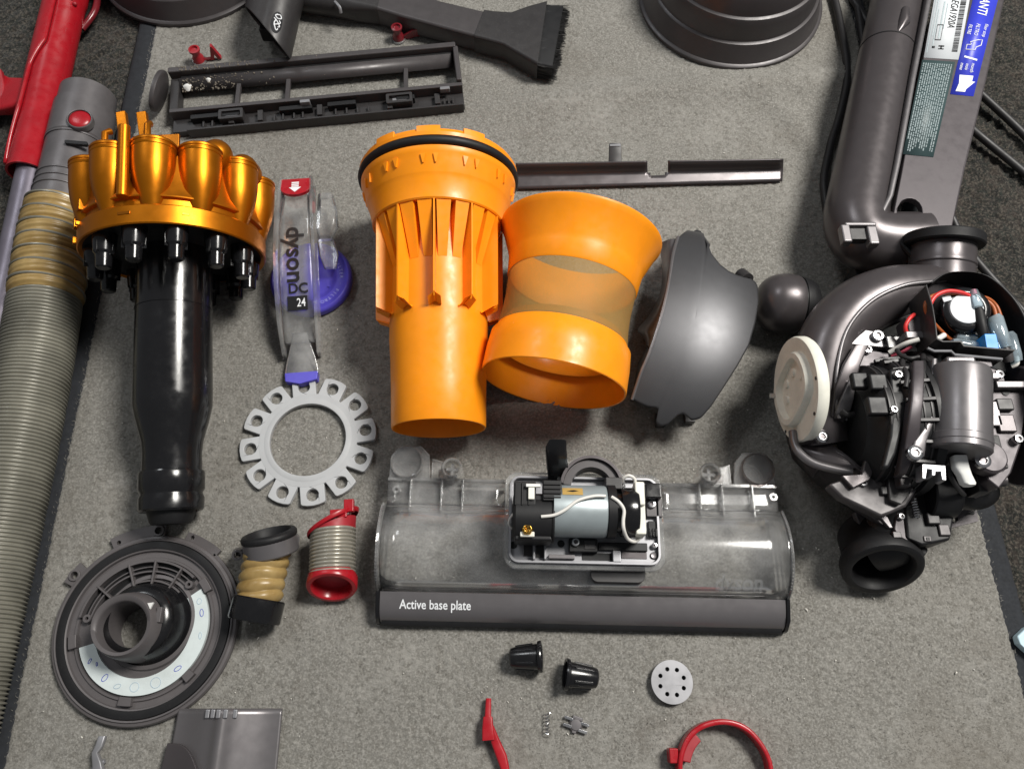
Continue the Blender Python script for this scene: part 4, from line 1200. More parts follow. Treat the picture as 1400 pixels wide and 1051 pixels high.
# ------------------------------------------------------------------ two ball side shells at the top
def wheel(px, py, label):
    f = W(px, py, 0); c = Vector((f.x, f.y + 91, 0))
    t = thing('wheel_shell', label, 'wheel shell', c, 0, 'dark grey ball side shells at the top of the mat')
    g = G(); g.lathe([(88, 0), (90.2, 0), (91, 1), (91, 3.6), (89.6, 4.6), (88, 5), (85.2, 13), (82.6, 21), (82, 22.6), (80, 23.2), (78.8, 24.2)], 120); g.build('outer_ring', 'gunmetal_dark' if 0 else 'charcoal_light', t, sharp=25)
    g = G(); g.lathe([(79.4, 23.4), (77.8, 38), (76.6, 44), (75.9, 45.4), (74, 46), (72.8, 46.8)], 120); g.build('middle_ring', 'charcoal_light', t, sharp=25)
    g = G(); g.lathe([(73.4, 46.2), (70, 60), (63, 74), (50, 86), (30, 94), (0, 97)], 120); g.build('cap', 'gunmetal_dark', t, sharp=25)
    return t
wheel(1011, 97, 'dark stepped dome shell near the upright, right of the brush')
wheel(240, 38, 'dark stepped dome shell in the upper left, half on dark carpet')

# ------------------------------------------------------------------ dark coil with tan label at the top edge
c0 = W(606, -30, 0)
cb = thing('plug_block', 'dark round block with a tan label behind the brush tool', 'block', c0)
g = G(); g.lathe([(0, 16), (24, 16), (27, 14), (29, 8), (29, 3), (26, 0)], 48); g.build('body', 'charcoal', cb, sharp=40)
g = G(); g.lathe([(27.6, 13.6), (29.6, 8), (29.6, 4)], 8, RZ(R(-98)), 0, R(24)); g.build('tan_label', 'tape_tan', cb, solid=.4)

# ------------------------------------------------------------------ power cord
P = [W(1470, 300, -2), W(1400, 236, -1), W(1328, 176, 2), W(1250, 105, 4), W(1185, 30, 4), W(1150, -60, 4), W(1240, -120, 4), W(1400, -60, 2), W(1500, 260, -2), W(1460, 250, -2), W(1400, 184, 0), W(1336, 124, 3), W(1270, 60, 5), W(1196, -20, 6), W(1150, -100, 6), W(1128, -60, 5), W(1146, 20, 4), W(1158, 95, 4), W(1150, 150, 4), W(1134, 205, 4), W(1127, 262, 4), W(1150, 330, 5), W(1230, 340, 6), W(1268, 318, 8), W(1262, 278, 9), W(1240, 262, 9)]
g = G(); g.tube(spline(P, 12), 3.6, 12)
pc = g.build('power_cord', 'cable'); tag(pc, 'black power cord looping behind the upright machine', 'cord')
P = [W(1140, -80, 3), W(1168, -10, 4), W(1180, 60, 4), W(1190, 120, 6), W(1215, 200, 6), W(1290, 280, 6), W(1330, 350, 2), W(1440, 470, -1)]
g = G(); g.tube(spline(P, 12), 3.4, 12)
tag(g.build('power_cord', 'cable'), 'second black cord running under the upright spine', 'cord')

# ------------------------------------------------------------------ small parts in front
def plug(pa, pb, label):
    a = W(*pa); b = W(*pb); M = axisM(a, b); L_ = (b - a).length
    t = thingM('rubber_plug', label, 'plug', M, 'small black rubber plugs')
    g = G(); g.lathe([(8.2, 3), (8.4, .4), (10.2, 0), (10.6, 1), (10.2, 2.6), (8.6, 3.2), (8.2, 8), (7.4, L_ - 5), (6.4, L_ - 1), (5, L_), (0, L_)], 32); g.build('body', 'black_gloss', t, sharp=35)
    for k in range(6):
        g = G(); g.bar(RZ(2*PI*k/6) @ Vector((8.3, 0, 6)), RZ(2*PI*k/6) @ Vector((7.2, 0, L_ - 4)), 1.6, 1.4); g.build('rib', 'black_gloss', t, bevel=.3)
    g = G(); g.lathe([(0, 6), (8.2, 6), (8.2, 2)], 24); g.build('socket', 'black_plastic', t)
    return t
plug((741, 897, 10.5), (697, 899, 8), 'black rubber plug with its flange on the right')
plug((772, 921, 10.5), (817, 927, 8), 'black rubber plug with its flange on the left')
c = W(917, 932, 0)
g = G(); hl = [ellipse(1.45, 1.45, 14, 8.6*math.cos(R(22 + 45*k)), 8.6*math.sin(R(22 + 45*k))) for k in range(8)]
vd = thing('vent_disc', 'round silver grey disc with a ring of eight holes', 'disc', c, R(-4))
g.prism(ellipse(14.2, 14.2, 48), 1.0, 5.0, hl)
g.build('plate', 'silver_grey', vd, bevel=.9, sharp=50)
g = G(); g.lathe([(0, .5), (13, .5), (13.4, 1.1)], 36); g.build('backing', 'black_plastic', vd)
# red lever
c0 = W(675, 1000, 0)
rl = thing('red_lever', 'small red plastic lever lying near the front edge', 'lever', c0)
def seg(stn): 
    g = G(); g.loft(ground_loft(stn, 3)); return g
seg([(668, 954, 4, 3.6, 3.6, 1), (667, 980, 4.2, 4.4, 4, 1)]).build('pin', 'red', rl, world=True, sharp=40)
seg([(667, 979, 5, 6.2, 8, 1), (667, 995, 5, 7.5, 9, 1), (668, 1011, 5, 8.5, 9, 1)]).build('block', 'red', rl, world=True, sharp=40)
seg([(672, 992, 5, 3, 8, 1), (677, 1012, 4.4, 6, 7, 1.5), (686, 1034, 4.0, 7, 6, 1.5), (690, 1048, 4, 6, 6, 1.5), (691, 1075, 4, 6, 6, 1.5)]).build('arm', 'red', rl, world=True, sharp=50)
# spring
a, b = W(748, 1004, 2.2), W(748, 974, 2.2)
d = b - a; P = []
for i in range(6 * 14 + 1):
    t = i / (6 * 14); an = 2*PI*6*t
    P.append(a + d * t + Vector((1.9 * math.cos(an), 0, 1.9 * math.sin(an))))
g = G(); g.tube(P, .32, 6); tag(g.build('coil_spring', 'steel'), 'tiny steel coil spring on the mat', 'spring')
# little metal clip
c = W(787, 990, 0)
mc = thing('metal_clip', 'small shiny metal spring clip beside the tiny coil spring', 'clip', c, R(-18))
g = G(); g.lathe([(0, 3.2), (3.4, 3.0), (4.6, 1.8), (4.8, .6)], 24); g.build('boss', 'gunmetal', mc)
for x, y in ((-5.6, 2.4), (-5.4, -2.2), (5.6, 2.0), (5.4, -2.6)):
    g = G(); g.box((x, y, 2.2), (6.2, 2.1, 1.6)); g.build('prong', 'steel', mc, bevel=.4)
g = G(); g.box((0, 4.2, 1.8), (7, 2.2, 2.2)); g.box((0, -4.4, 1.6), (3, 2.4, 1.6)); g.build('bridge', 'gunmetal', mc, bevel=.5)
# red clamp band
c = W(986, 1052, 0)
rbn = thing('clamp_band', 'glossy red open clamp band cut by the front edge', 'clamp', c)
g = G(); secs = []
for k in range(49):
    a = R(-70 + 300 * k / 48); x, y = math.cos(a), math.sin(a)
    rr = 29.5 + .8 * noise.noise(Vector((k / 6, 0, 0))); w = 3.0 + .6 * math.sin(a)
    secs.append([(x * (rr + p), y * (rr + p), 7 + q) for p, q in rrect(w, 12, 1.2, 3)])
g.loft(secs); g.build('band', 'red', rbn, sharp=45)
g = G(); g.prism(sector(22.5, 28.2, 128, 168, 12), 1, 11); g.build('inner_pad', 'red_dull', rbn, bevel=.8)
g = G(); g.box((-32.5, 9, 6), (6, 9, 10), None); g.build('lug', 'red', rbn, bevel=.8)
# pale blue corner piece at the right
c = W(1402, 880, FLOOR_Z)
g = G(); pts = [W(1385, 870, 0) , W(1398, 858, 0), W(1430, 845, 0), W(1440, 900, 0), W(1410, 900, 0), W(1388, 880, 0)]
pbx = thing('plastic_scrap', 'pale blue plastic corner on the mat edge at right', 'scrap', c)
g.prism([(p.x, p.y) for p in pts][::-1], -2, 5); g.build('plate', 'pale_blue', pbx, world=True, bevel=1.2)
# ------------------------------------------------------------------ clear cleaner head with its motor
fa, fb = W(519, 852, 0), W(1070, 864, 0)
d = fb - fa
ch = thing('cleaner_head', 'clear cleaner head with exposed motor and dark front strip', 'cleaner head', fa.lerp(fb, .5), math.atan2(d.y, d.x))
HW = d.length / 2
MH = ROOTM[ch.name]; MHi = MH.inverted()
def Hl(px, py, z):            # pixel -> place in the head's own frame
    return MHi @ W(px, py, z)
def xloft(prof, x0, x1, nx=2):
    return [[(x0 + (x1 - x0) * i / nx, y, z) for y, z in prof] for i in range(nx + 1)]
g = G(); g.loft(xloft([(20, 3), (1, 3), (0.6, 6), (2.2, 9.5), (5.0, 12.6), (8.5, 14.8), (12, 16.0), (16, 17.0), (20, 17.8)], -HW + 1.5, HW - 1.5, 8)); strip = g.build('front_strip', 'gunmetal', ch, sharp=50)
g = G(); g.loft(xloft([(10, .2), (-.6, .2), (-1.6, 2), (-1.4, 6), (1.6, 8.2), (2.4, 8.2), (10, 3)], -HW + 2.5, HW - 2.5, 2)); g.build('front_lip', 'black_plastic', ch, sharp=40)
def sfn(xc, yc):
    return lambda x, y: Vector((xc + x, yc + y * 1.0, 15.0 + (yc + y - 9) * .31 + .25))
p = Hl(595, 827, 16)
lettering('Active base plate', 8.6, 'print_white', strip, None, .012, sfn(p.x, p.y), sx=.84)
# clear brush tunnel
TP = [(19.8, 16.5), (22, 21), (27, 27.5), (35, 33.5), (45, 37), (55, 37.4), (64, 35.2), (72, 31), (77, 27.5), (80, 25)]
TPs = [(p.x, p.y) for p in spline([Vector(t) for t in TP], 4)]
g = G(); g.loft(xloft(TPs, -HW + 2, HW - 2, 20), cap=False, closed=False); tun = g.build('tunnel', 'clear', ch, solid=2.2, sharp=60)
# end plates with a ticked rim
for sg in (-1, 1):
    prof = [(0, 1)] + [(y, z - .6) for y, z in TPs] + [(80, 1)]
    g = G(); g.loft(xloft(prof, sg * (HW - 2.0), sg * (HW - .4), 1)); ep = g.build('end_plate', 'clear_thick', ch, sharp=40)
    g = G()
    g.tube([(sg * (HW + .2), y, z + .4) for y, z in TPs], 1.1, 8); g.build('rim_bead', 'clear_thick', ep)
    for k in range(4, len(TPs) - 2, 1):
        y, z = TPs[k]; g = G(); g.box((sg * (HW + .8), y, z - 1.6), (1.4, 1.0, 2.2)); g.build('rim_tick', 'charcoal_light', ep)
    g = G(); g.loft(xloft([(22, .5), (0, .5), (-1, 3), (0, 8), (6, 15.5), (23, 20), (24, 20)], sg * (HW - 1.2), sg * (HW + 1.4), 1)); g.build('strip_cap', 'black_gloss', ch, sharp=40, bevel=.5)
# embossed word inside the tunnel
def tunnel_z(y):
    for (a, za), (b, zb) in zip(TPs, TPs[1:]):
        if a <= y <= b: return za + (zb - za) * (y - a) / max(1e-6, b - a)
    return TPs[-1][1]
p = Hl(1011, 797, 30)
lettering('dyson', 14, 'clear_emboss', tun, None, .03, lambda x, y: Vector((p.x + x, p.y + y, tunnel_z(p.y + y) + .4)), sx=1.0)
# dark block inside the tunnel under the motor
a, b = Hl(806, 790, 26), Hl(880, 790, 26)
g = G(); g.prism(rrect(b.x - a.x, 26, 5), 4, 34, M=Matrix.Translation(((a.x + b.x) / 2, 40, 0))); g.build('drive_block', 'charcoal', ch, bevel=2)
# back deck with ribs, posts and lugs on both sides
for sg in (-1, 1):
    x0, x1 = sg * 55, sg * (HW - 2)
    g = G(); g.grid(lambda u, v: (x0 + (x1 - x0) * u, 79 + 19 * v, 25 - 1.0 * v + 1.5 * math.sin(u * 9)*.2), 10, 3); g.build('back_deck', 'clear', ch, solid=2, sharp=60)
    g = G(); g.loft(xloft([(97, 2), (99, 2), (99, 27), (97, 27)], min(x0, x1), max(x0, x1), 2)); g.build('back_wall', 'clear_thick', ch)
    for px in ((559, 602, 631) if sg < 0 else (958, 989, 1031)):
        q = Hl(px, 712, 27); g = G(); g.box((q.x, 86, 27), (1.6, 24, 7)); g.build('deck_rib', 'clear_thick', ch, bevel=.5)
    # round post
    q = Hl(618 if sg < 0 else 966, 690, 20)
    g = G(); g.lathe([(5.4, 0), (5.6, 24), (6.8, 25), (7.6, 24), (7.6, 0)], 28, Matrix.Translation((q.x, 104, 14))); ps = g.build('post', 'clear_thick', ch, sharp=40)
    g = G(); g.box((q.x, 104, 30), (9, 2.2, 6)); g.box((q.x, 104, 30), (2.2, 9, 6)); g.build('post_cross', 'clear_thick', ps)
    # corner lug: sloped plate with a hollow tube
    cx = sg * (HW - 17)
    g = G(); out = [(cx - 15, 98), (cx + 15, 98), (cx + 14, 116), (cx + 8, 122), (cx - 8, 122), (cx - 14, 115)]
    g.prism(out, 22, 25)
    for v in g.v: v.z += .22 * (v.y - 98)
    g.build('corner_lug', 'clear', ch, bevel=.6)
    g = G(); g.lathe([(10.2, 2), (10.6, 30), (11.4, 30.6), (12, 30), (12, 2)], 36, Matrix.Translation((cx + sg * 2, 110, 0))); g.build('roller_socket', 'clear_smoke' if sg > 0 else 'clear', ch, sharp=40)
    g = G(); out = [(cx - sg * 15, 99), (cx - sg * 36, 99), (cx - sg * 36, 108), (cx - sg * 26, 113), (cx - sg * 15, 116)]
    if sg < 0: out = out
    g.prism(out if sg < 0 else out[::-1], 16, 20); g.build('side_web', 'clear', ch, bevel=.5)
    g = G(); g.box((cx - sg * 25, 106, 13), (10, 6, 8)); g.build('smoked_tab', 'clear_smoke', ch, bevel=.8)
    q = Hl(539 if sg < 0 else 1060, 706, 27)
    g = G(); g.lathe([(1.2, 0), (1.2, 3), (2.8, 3), (3.2, 0)], 18, Matrix.Translation((q.x, 90, 25))); g.build('screw_boss', 'clear_thick', ch)
# tray for the motor
tA, tB = Hl(691, 773, 44), Hl(907, 773, 44); tC = Hl(800, 650, 44)
tw, th = tB.x - tA.x, tC.y - tA.y; tcx, tcy = (tA.x + tB.x) / 2, (tA.y + tC.y) / 2
MT = Matrix.Translation((tcx, tcy, 0))
g = G(); g.prism(rrect(tw + 3, th + 3, 9, 6), 40, 44.5, [rrect(tw - 3, th - 3, 7, 6)], M=MT); g.build('tray_flange', 'clear_thick', ch, bevel=.6)
g = G(); g.prism(rrect(tw - 3, th - 3, 7, 6), 40.5, 43, M=MT); tray = g.build('tray', 'silver_grey', ch, bevel=.4)
g = G(); g.prism(rrect(tw - 3.6, th - 3.6, 7, 6), 43.2, 47.5, [rrect(tw - 7, th - 7, 5.5, 6)], M=MT); g.build('tray_wall', 'silver_grey', tray, bevel=.5)
def tb(name, px0, px1, py0, py1, z0, z1, mt, bev=.5, par=None):
    a = Hl(px0, py1, z1); b = Hl(px1, py0, z1)
    g = G(); g.box(((a.x + b.x)/2, (a.y + b.y)/2, (z0 + z1)/2), (b.x - a.x, b.y - a.y, z1 - z0)); return g.build(name, mt, par or ch, bevel=bev)
tb('recess', 716, 728, 742, 760, 43.1, 43.6, 'charcoal', .1, tray); tb('recess', 733, 743, 742, 762, 43.1, 43.6, 'charcoal', .1, tray)
tb('tray_rib', 728.5, 731.5, 738, 764, 43.1, 50, 'silver_grey', .3, tray); tb('tray_rib', 744, 747, 738, 764, 43.1, 50, 'silver_grey', .3, tray)
tb('ledge', 750, 786, 758, 763, 43.1, 47, 'gunmetal', .4, tray)
tb('well', 796, 838, 756, 765, 43.1, 43.7, 'black_plastic', .1, tray); tb('well', 850, 884, 752, 763, 43.1, 43.7, 'gunmetal_dark', .1, tray)
tb('lower_bracket', 778, 817, 736, 754, 43, 49, 'black_plastic', .8); tb('bracket_window', 799, 814, 739, 750, 49.05, 49.5, 'charcoal', .2)
tb('rear_bridge', 818, 885, 742, 752, 43, 46, 'black_plastic', .6); tb('catch', 838, 849, 752, 768, 43, 48, 'silver_grey', .6)
tb('side_plate', 884, 904, 676, 706, 43, 47.5, 'charcoal_light', .6); tb('side_slot', 887, 899, 712, 733, 43.1, 45.5, 'black_plastic', .4)
for k in range(3): tb('comb_tooth', 888 + 4*k, 890.5 + 4*k, 722, 733, 45.6, 48, 'black_gloss', .3)
tb('vane', 883, 904, 660, 680, 44, 56, 'black_gloss', 1.0)
def screw(px, py, z, r, par, name='screw', world=False, MTX=None):
    q = Hl(px, py, z) if not world else W(px, py, z)
    g = G(); M_ = Matrix.Translation(q)
    g.lathe([(r * .42, .4), (r * .5, 1.6), (r * .85, 1.5), (r, .9), (r, -2.5)], 20, M_); o = g.build(name, 'steel', par, world=world, sharp=40)
    g = G(); g.lathe([(0, .4), (r * .44, .45)], 6, M_); g.build('socket', 'gunmetal_dark', o, world=world)
    return o
screw(787, 741, 50, 2.9, ch); screw(891, 689, 48.5, 2.9, ch); screw(894.5, 746, 45, 2.0, ch)
q = Hl(767, 743, 43.2); g = G(); g.lathe([(0, .1), (2.5, .1)], 20, Matrix.Translation(q)); g.build('hole', 'black_plastic', tray)
q = Hl(702, 745, 43.2); g = G(); g.lathe([(0, .1), (2.5, .1)], 20, Matrix.Translation(q)); g.build('hole', 'black_plastic', tray)
q = Hl(894, 759, 44); g = G(); g.lathe([(0, .3), (2, .8), (2.4, 0)], 20, Matrix.Translation(q)); g.build('rivet', 'gunmetal', tray)
# motor
ZM = 60
def mcyl(name, px0, px1, py, r, mt, prof=None, z=ZM, par=None, sharp=35):
    a = Hl(px0, py, z); b = Hl(px1, py, z); b.y = a.y
    L_ = (b - a).length; g = G()
    pr = prof(r, L_) if prof else [(0, 0), (r - .8, 0), (r, .8), (r, L_ - .8), (r - .8, L_), (0, L_)]
    g.lathe(pr, 56, axisM(a, b)); return g.build(name, mt, par or ch, sharp=sharp), a, b
can, ca, cb_ = mcyl('motor_can', 756, 830, 698, 17.2, 'motor_can', lambda r, L: [(0, 0), (r, 0), (r, L - 2.5), (r - .6, L - 1.0), (r - 2.4, L), (0, L)])
mcyl('motor_end', 829, 842, 699, 17.6, 'black_plastic', lambda r, L: [(0, 0), (r, 0), (r, L - 1), (r - 3, L), (0, L)])
mcyl('belt_drum', 841, 871, 700, 16.4, 'black_gloss', lambda r, L: [(0, 0), (r - 3, 0), (r - 3, 3), (r - .4, 3.4), (r, 6), (r, L - 2), (r - 1, L), (0, L)])
mcyl('brush_cap', 701, 757, 707, 16.0, 'black_plastic', lambda r, L: [(0, 0), (r - 2, 0), (r, 2), (r, L - 2), (r + .8, L - 1), (r + .8, L), (0, L)])
tb('brush_block', 703, 755, 712, 738, 50, 68, 'black_plastic', 1.5)
tb('terminal_block', 702, 733, 658, 690, 58, 75, 'black_plastic', .8); tb('terminal_block', 742, 768, 656, 684, 60, 76, 'black_plastic', .8); tb('terminal_base', 704, 756, 676, 700, 56, 73, 'black_plastic', 1)
for k in range(3): tb('cable_guide', 704 + 9*k, 706 + 9*k, 659, 690, 75, 76.2, 'black_plastic', .3)
for k in range(4): tb('cable_guide', 743, 767, 660 + 6*k, 662 + 6*k, 76, 77.2, 'black_plastic', .3)
tb('terminal', 722, 731, 664, 682, 74, 77.5, 'cream', .6); tb('terminal_bar', 719, 739, 661, 665, 76, 78.5, 'white_plastic', .4)
o = tb('brush_holder', 711, 731, 707, 733, 66, 71, 'cream', .6)
q = Hl(721, 723, 72); g = G(); g.lathe([(0, .6), (1.8, .6), (2.0, 1.8), (3.0, 1.8), (3.8, .8), (4.0, -1)], 6, Matrix.Translation(q)); g.build('brass_cap', 'brass', o, bevel=.3, sharp=20)
q2 = Hl(725, 718, 73); g = G(); g.tube([q + Vector((-1, 0, 2.5)), q2, q2 + Vector((2.5, 2, 0))], .8, 8); g.build('brass_tail', 'brass', o)
# tan tape on the can
ay, az = ca.y, ca.z
t0 = Hl(769, 672, 75).x; t1 = Hl(797, 672, 75).x
g = G(); g.grid(lambda u, v: (t0 + (t1 - t0) * u, ay + 17.5 * math.sin(R(24 + 22 * v)), az + 17.5 * math.cos(R(24 + 22 * v))), 4, 8); tp = g.build('tan_tape', 'tape_tan', can, flip=False)
g = G(); xm = (t0 + t1) / 2; a_ = lambda x, d_: (xm + x, ay + 17.6 * math.sin(R(35 + d_)), az + 17.6 * math.cos(R(35 + d_)))
g.add([a_(-4, -1), a_(0, -3), a_(4, 0), a_(1, 3), a_(-1, 2)], [(0, 1, 2, 3, 4)]); g.build('tape_mark', 'print_black', tp, flip=False)
# white blocks and lead wires
tb('carbon_holder', 870, 882, 686, 730, 52, 69, 'cream', 1.0); tb('carbon_holder', 869, 881, 658, 690, 54, 72, 'cream', 1.0)
P = [Hl(740, 706, 76), Hl(757, 704, 77), Hl(772, 697, 78), Hl(790, 684, 78.5), Hl(812, 678, 78.5), Hl(828, 678, 78)]
g = G(); g.tube(spline(P, 6), 1.1, 10); g.build('lead_wire', 'wire_white', ch)
P = [Hl(836, 679, 77.5), Hl(846, 686, 78), Hl(853, 697, 77), Hl(852, 712, 76), Hl(853, 724, 74), Hl(858, 736, 66), Hl(868, 740, 60), Hl(876, 734, 56)]
g = G(); g.tube(spline(P, 6), 1.2, 10); g.build('lead_wire', 'wire_white', ch)
P = [Hl(866, 672, 60), Hl(868, 656, 64), Hl(860, 650, 66), Hl(852, 654, 64), Hl(848, 662, 60)]
g = G(); g.tube(spline(P, 6), 1.2, 10); g.build('lead_wire', 'wire_white', ch)
P = [Hl(702, 702, 62), Hl(697, 709, 58), Hl(696, 716, 55), Hl(700, 722, 52)]
g = G(); g.tube(spline(P, 5), .8, 8); g.build('lead_wire', 'wire_white', ch)
tb('wire_clip', 828, 851, 652, 668, 46, 66, 'charcoal', .8)
# smoked hook and half-round collar behind the motor
g = G(); secs = []
for px, py, z, w, h in ((762, 655, 50, 12, 11), (763, 645, 56, 14, 12), (761, 628, 62, 14, 11), (760, 614, 68, 14, 9), (762, 605, 72, 12, 7)):
    p = Hl(px, py, z); secs.append([(p.x + a, p.y + b * .4, p.z + b * .8) for a, b in rrect(w, h, 2, 3)])
g.loft(secs); g.build('hook', 'black_gloss', ch, sharp=40)
q = Hl(808, 668, 52)
for r0, r1, z0, z1, mt in ((19.5, 21.5, 40, 60, 'gunmetal_dark'), (21.7, 24, 40, 52, 'clear_thick'), (14, 19.3, 44, 57, 'charcoal_light')):
    g = G(); g.prism(sector(r0, r1, 5, 175, 30), z0, z1, M=Matrix.Translation((q.x, q.y, 0))); g.build('collar', mt, ch, bevel=.5)
# ------------------------------------------------------------------ the upright machine with its opened ball
base = W(1235, 560, 0)
up = thing('upright_body', 'opened grey upright vacuum body with stickers, motor ball and wiring', 'vacuum body', base)
def K(name, g, mt, **kw):
    par = kw.pop('par', up); return g.build(name, mt, par, world=True, **kw)
def pxbox(name, px0, px1, py0, py1, z0, z1, mt, bev=.8, par=None):
    a = W(px0, py1, z1); b = W(px1, py0, z1); g = G()
    g.box(((a.x + b.x)/2, (a.y + b.y)/2, (z0 + z1)/2), (b.x - a.x, b.y - a.y, z1 - z0)); return K(name, g, mt, bevel=bev, par=par or up)
def pxprism(name, pts, z0, z1, mt, bev=.6, holes=(), par=None, sharp=40):
    P = [W(x, y, z1).to_2d() for x, y in pts]; H = [[W(x, y, z1).to_2d() for x, y in h] for h in holes]
    area_ = sum(a.x*b.y - a.y*b.x for a, b in zip(P, P[1:] + P[:1]))
    if area_ < 0: P = P[::-1]
    g = G(); g.prism([tuple(p) for p in P], z0, z1, [[tuple(p) for p in h] for h in H]); return K(name, g, mt, bevel=bev, par=par or up, sharp=sharp)
# --- spine panel with a raised left wall
ZP = 62
arch = [(1228, 312), (1227, 300)] + [(1244 - 17*math.cos(R(a)), 288 - 17*math.sin(R(a))) for a in range(0, 181, 20)] + [(1261, 300), (1260, 312)]
spn = pxprism('spine_panel', [(1290, -60), (1384, -60), (1372, 0), (1345, 120), (1318, 230), (1300, 318), (1213, 318), (1222, 290), (1232, 240), (1254, 120), (1279, 0)], 56, ZP, 'plum_grey', 1.0, holes=[arch])
secs = []
for px, py in ((1281, -60), (1269, 0), (1247, 110), (1226, 225), (1216, 270), (1205, 292), (1196, 304)):
    p = W(px, py, 62); secs.append([p + Vector((a, 0, b - 10)) for a, b in rrect(4.6, 26, 1.6, 3)])
g = G(); g.loft(secs); K('spine_wall', g, 'gunmetal', sharp=50)
secs = []
for px, py in ((1388, -60), (1374, 0), (1347, 120), (1320, 232), (1303, 310)):
    p = W(px, py, 40); p = W(px, py, 60); secs.append([p + Vector((a - 1.6, 0, b - 18)) for a, b in rrect(3.4, 34, 1.2, 3)])
g = G(); g.loft(secs); K('spine_edge', g, 'plum_grey', sharp=50)
# --- stickers on the panel
def quad(name, c, mt, par, z):
    P = [W(x, y, z) for x, y in c]; g = G(); g.add(P, [(0, 1, 2, 3)]); return K(name, g, mt, par=par, solid=.12, offset=1)
def qmap(c, z):
    P = [W(x, y, z) for x, y in c]
    return lambda u, v: P[0].lerp(P[1], u).lerp(P[3].lerp(P[2], u), v)      # u: left->right, v: top->bottom
def qtext(body, c, z, uc, vc, size, mt, par, bold=0, sx=1.0, name='lettering'):
    """text running down the sticker, its top towards the right"""
    f = qmap(c, z); o = f(uc, vc); dn = (f(uc, vc + .01) - o).normalized(); rt = (f(uc + .01, vc) - o); rt = (rt - dn * rt.dot(dn)).normalized()
    vs, fs = text_geo(body, size, bold); g = G(); g.add([o + dn * v.x * sx + rt * v.y for v in vs], fs); return K(name, g, mt, par=par, flip=False, merge=False)
def qrects(rects, c, z, mt, par, name):
    f = qmap(c, z); g = G()
    for u0, v0, u1, v1 in rects: g.add([f(u0, v0), f(u1, v0), f(u1, v1), f(u0, v1)], [(3, 2, 1, 0)])
    return K(name, g, mt, par=par, flip=False, merge=False)
cw = [(1286, -50), (1335, -52), (1311, 82), (1263, 79)]
sw = quad('serial_sticker', cw, 'label_white', spn, ZP + .25)
qtext('GB-EGA1920A', cw, ZP + .6, .60, .50, 9.0, 'print_black', sw, 0, .86)
rc = random.Random(2); rects = []; v = .04
while v < .92:
    h = rc.choice((.004, .006, .010, .014)); rects.append((.76, v, .92, v + h)); v += h + rc.choice((.005, .007, .010))
qrects(rects, cw, ZP + .6, 'print_black', sw, 'barcode')
qrects([(.30, .42, .34, .80), (.12, .40, .14, .78), (.40, .44, .42, .70), (.18, .50, .20, .9), (.05, .3, .065, .95)], cw, ZP + .6, 'print_grey', sw, 'fine_print')
qrects([(.22, .66, .23, .82), (.38, .66, .39, .82), (.22, .66, .39, .668), (.22, .812, .39, .82)], cw, ZP + .6, 'print_black', sw, 'rating_box')
qrects([(.18, .88, .26, .90), (.36, .87, .52, .882), (.36, .90, .52, .908), (.42, .87, .46, .908)], cw, ZP + .6, 'print_black', sw, 'bin_symbol')
cb2 = [(1342, -50), (1377, -50), (1331, 132), (1299, 129)]
sb = quad('blue_sticker', cb2, 'label_blue', spn, ZP + .25)
qtext('IMPORTANTI', cb2, ZP + .6, .48, .25, 11.5, 'print_white', sb, .012, .80)
qtext('FILTRO', cb2, ZP + .6, .46, .525, 4.6, 'print_white', sb); qtext('FILTRE', cb2, ZP + .6, .16, .525, 4.2, 'print_white', sb); qtext('filter stop', cb2, ZP + .6, .80, .53, 4.2, 'print_white', sb)
qtext('1', cb2, ZP + .6, .46, .735, 15, 'print_white', sb, .02)
qtext('month', cb2, ZP + .6, .66, .805, 4.2, 'print_white', sb); qtext('mois', cb2, ZP + .6, .42, .80, 4.0, 'print_white', sb); qtext('mese', cb2, ZP + .6, .20, .80, 4.0, 'print_white', sb)
f = qmap(cb2, ZP + .6); g = G(); pts = [(.20, .86), (.78, .86), (.78, .90), (.92, .90), (.62, .955), (.60, .975), (.20, .975), (.26, .92)]
g.prism([(0, 0), (1, 0), (0, 1)], 0, 0) if 0 else None
P = [f(u, v) for u, v in pts]; g.add(P, [tuple(reversed(range(len(P))))]); K('arrow_mark', g, 'print_white', par=sb, flip=False)
g = G(); P = [f(u, v) for u, v in ((.30, .62), (.62, .60), (.78, .60), (.78, .64), (.60, .655), (.58, .675), (.20, .675), (.20, .64), (.36, .64), (.36, .63))]
g.tube(P, .45, 6, closed=True); K('tap_symbol', g, 'print_white', par=sb)
ct = [(1261, 82), (1306, 85), (1276, 215), (1234, 211)]
stl = quad('text_sticker', ct, 'label_teal', spn, ZP + .25)
rects = []; rc = random.Random(9)
for col in range(13):
    u = .05 + col * .070; v = .03; end = .97 - (.10 if col % 5 == 0 else 0) - rc.uniform(0, .06)
    while v < end:
        w = rc.uniform(.012, .04); rects.append((u, v, u + .036, min(v + w, end))); v += w + rc.choice((.004, .006, .012))
qrects(rects, ct, ZP + .6, 'print_fine', stl, 'fine_print')
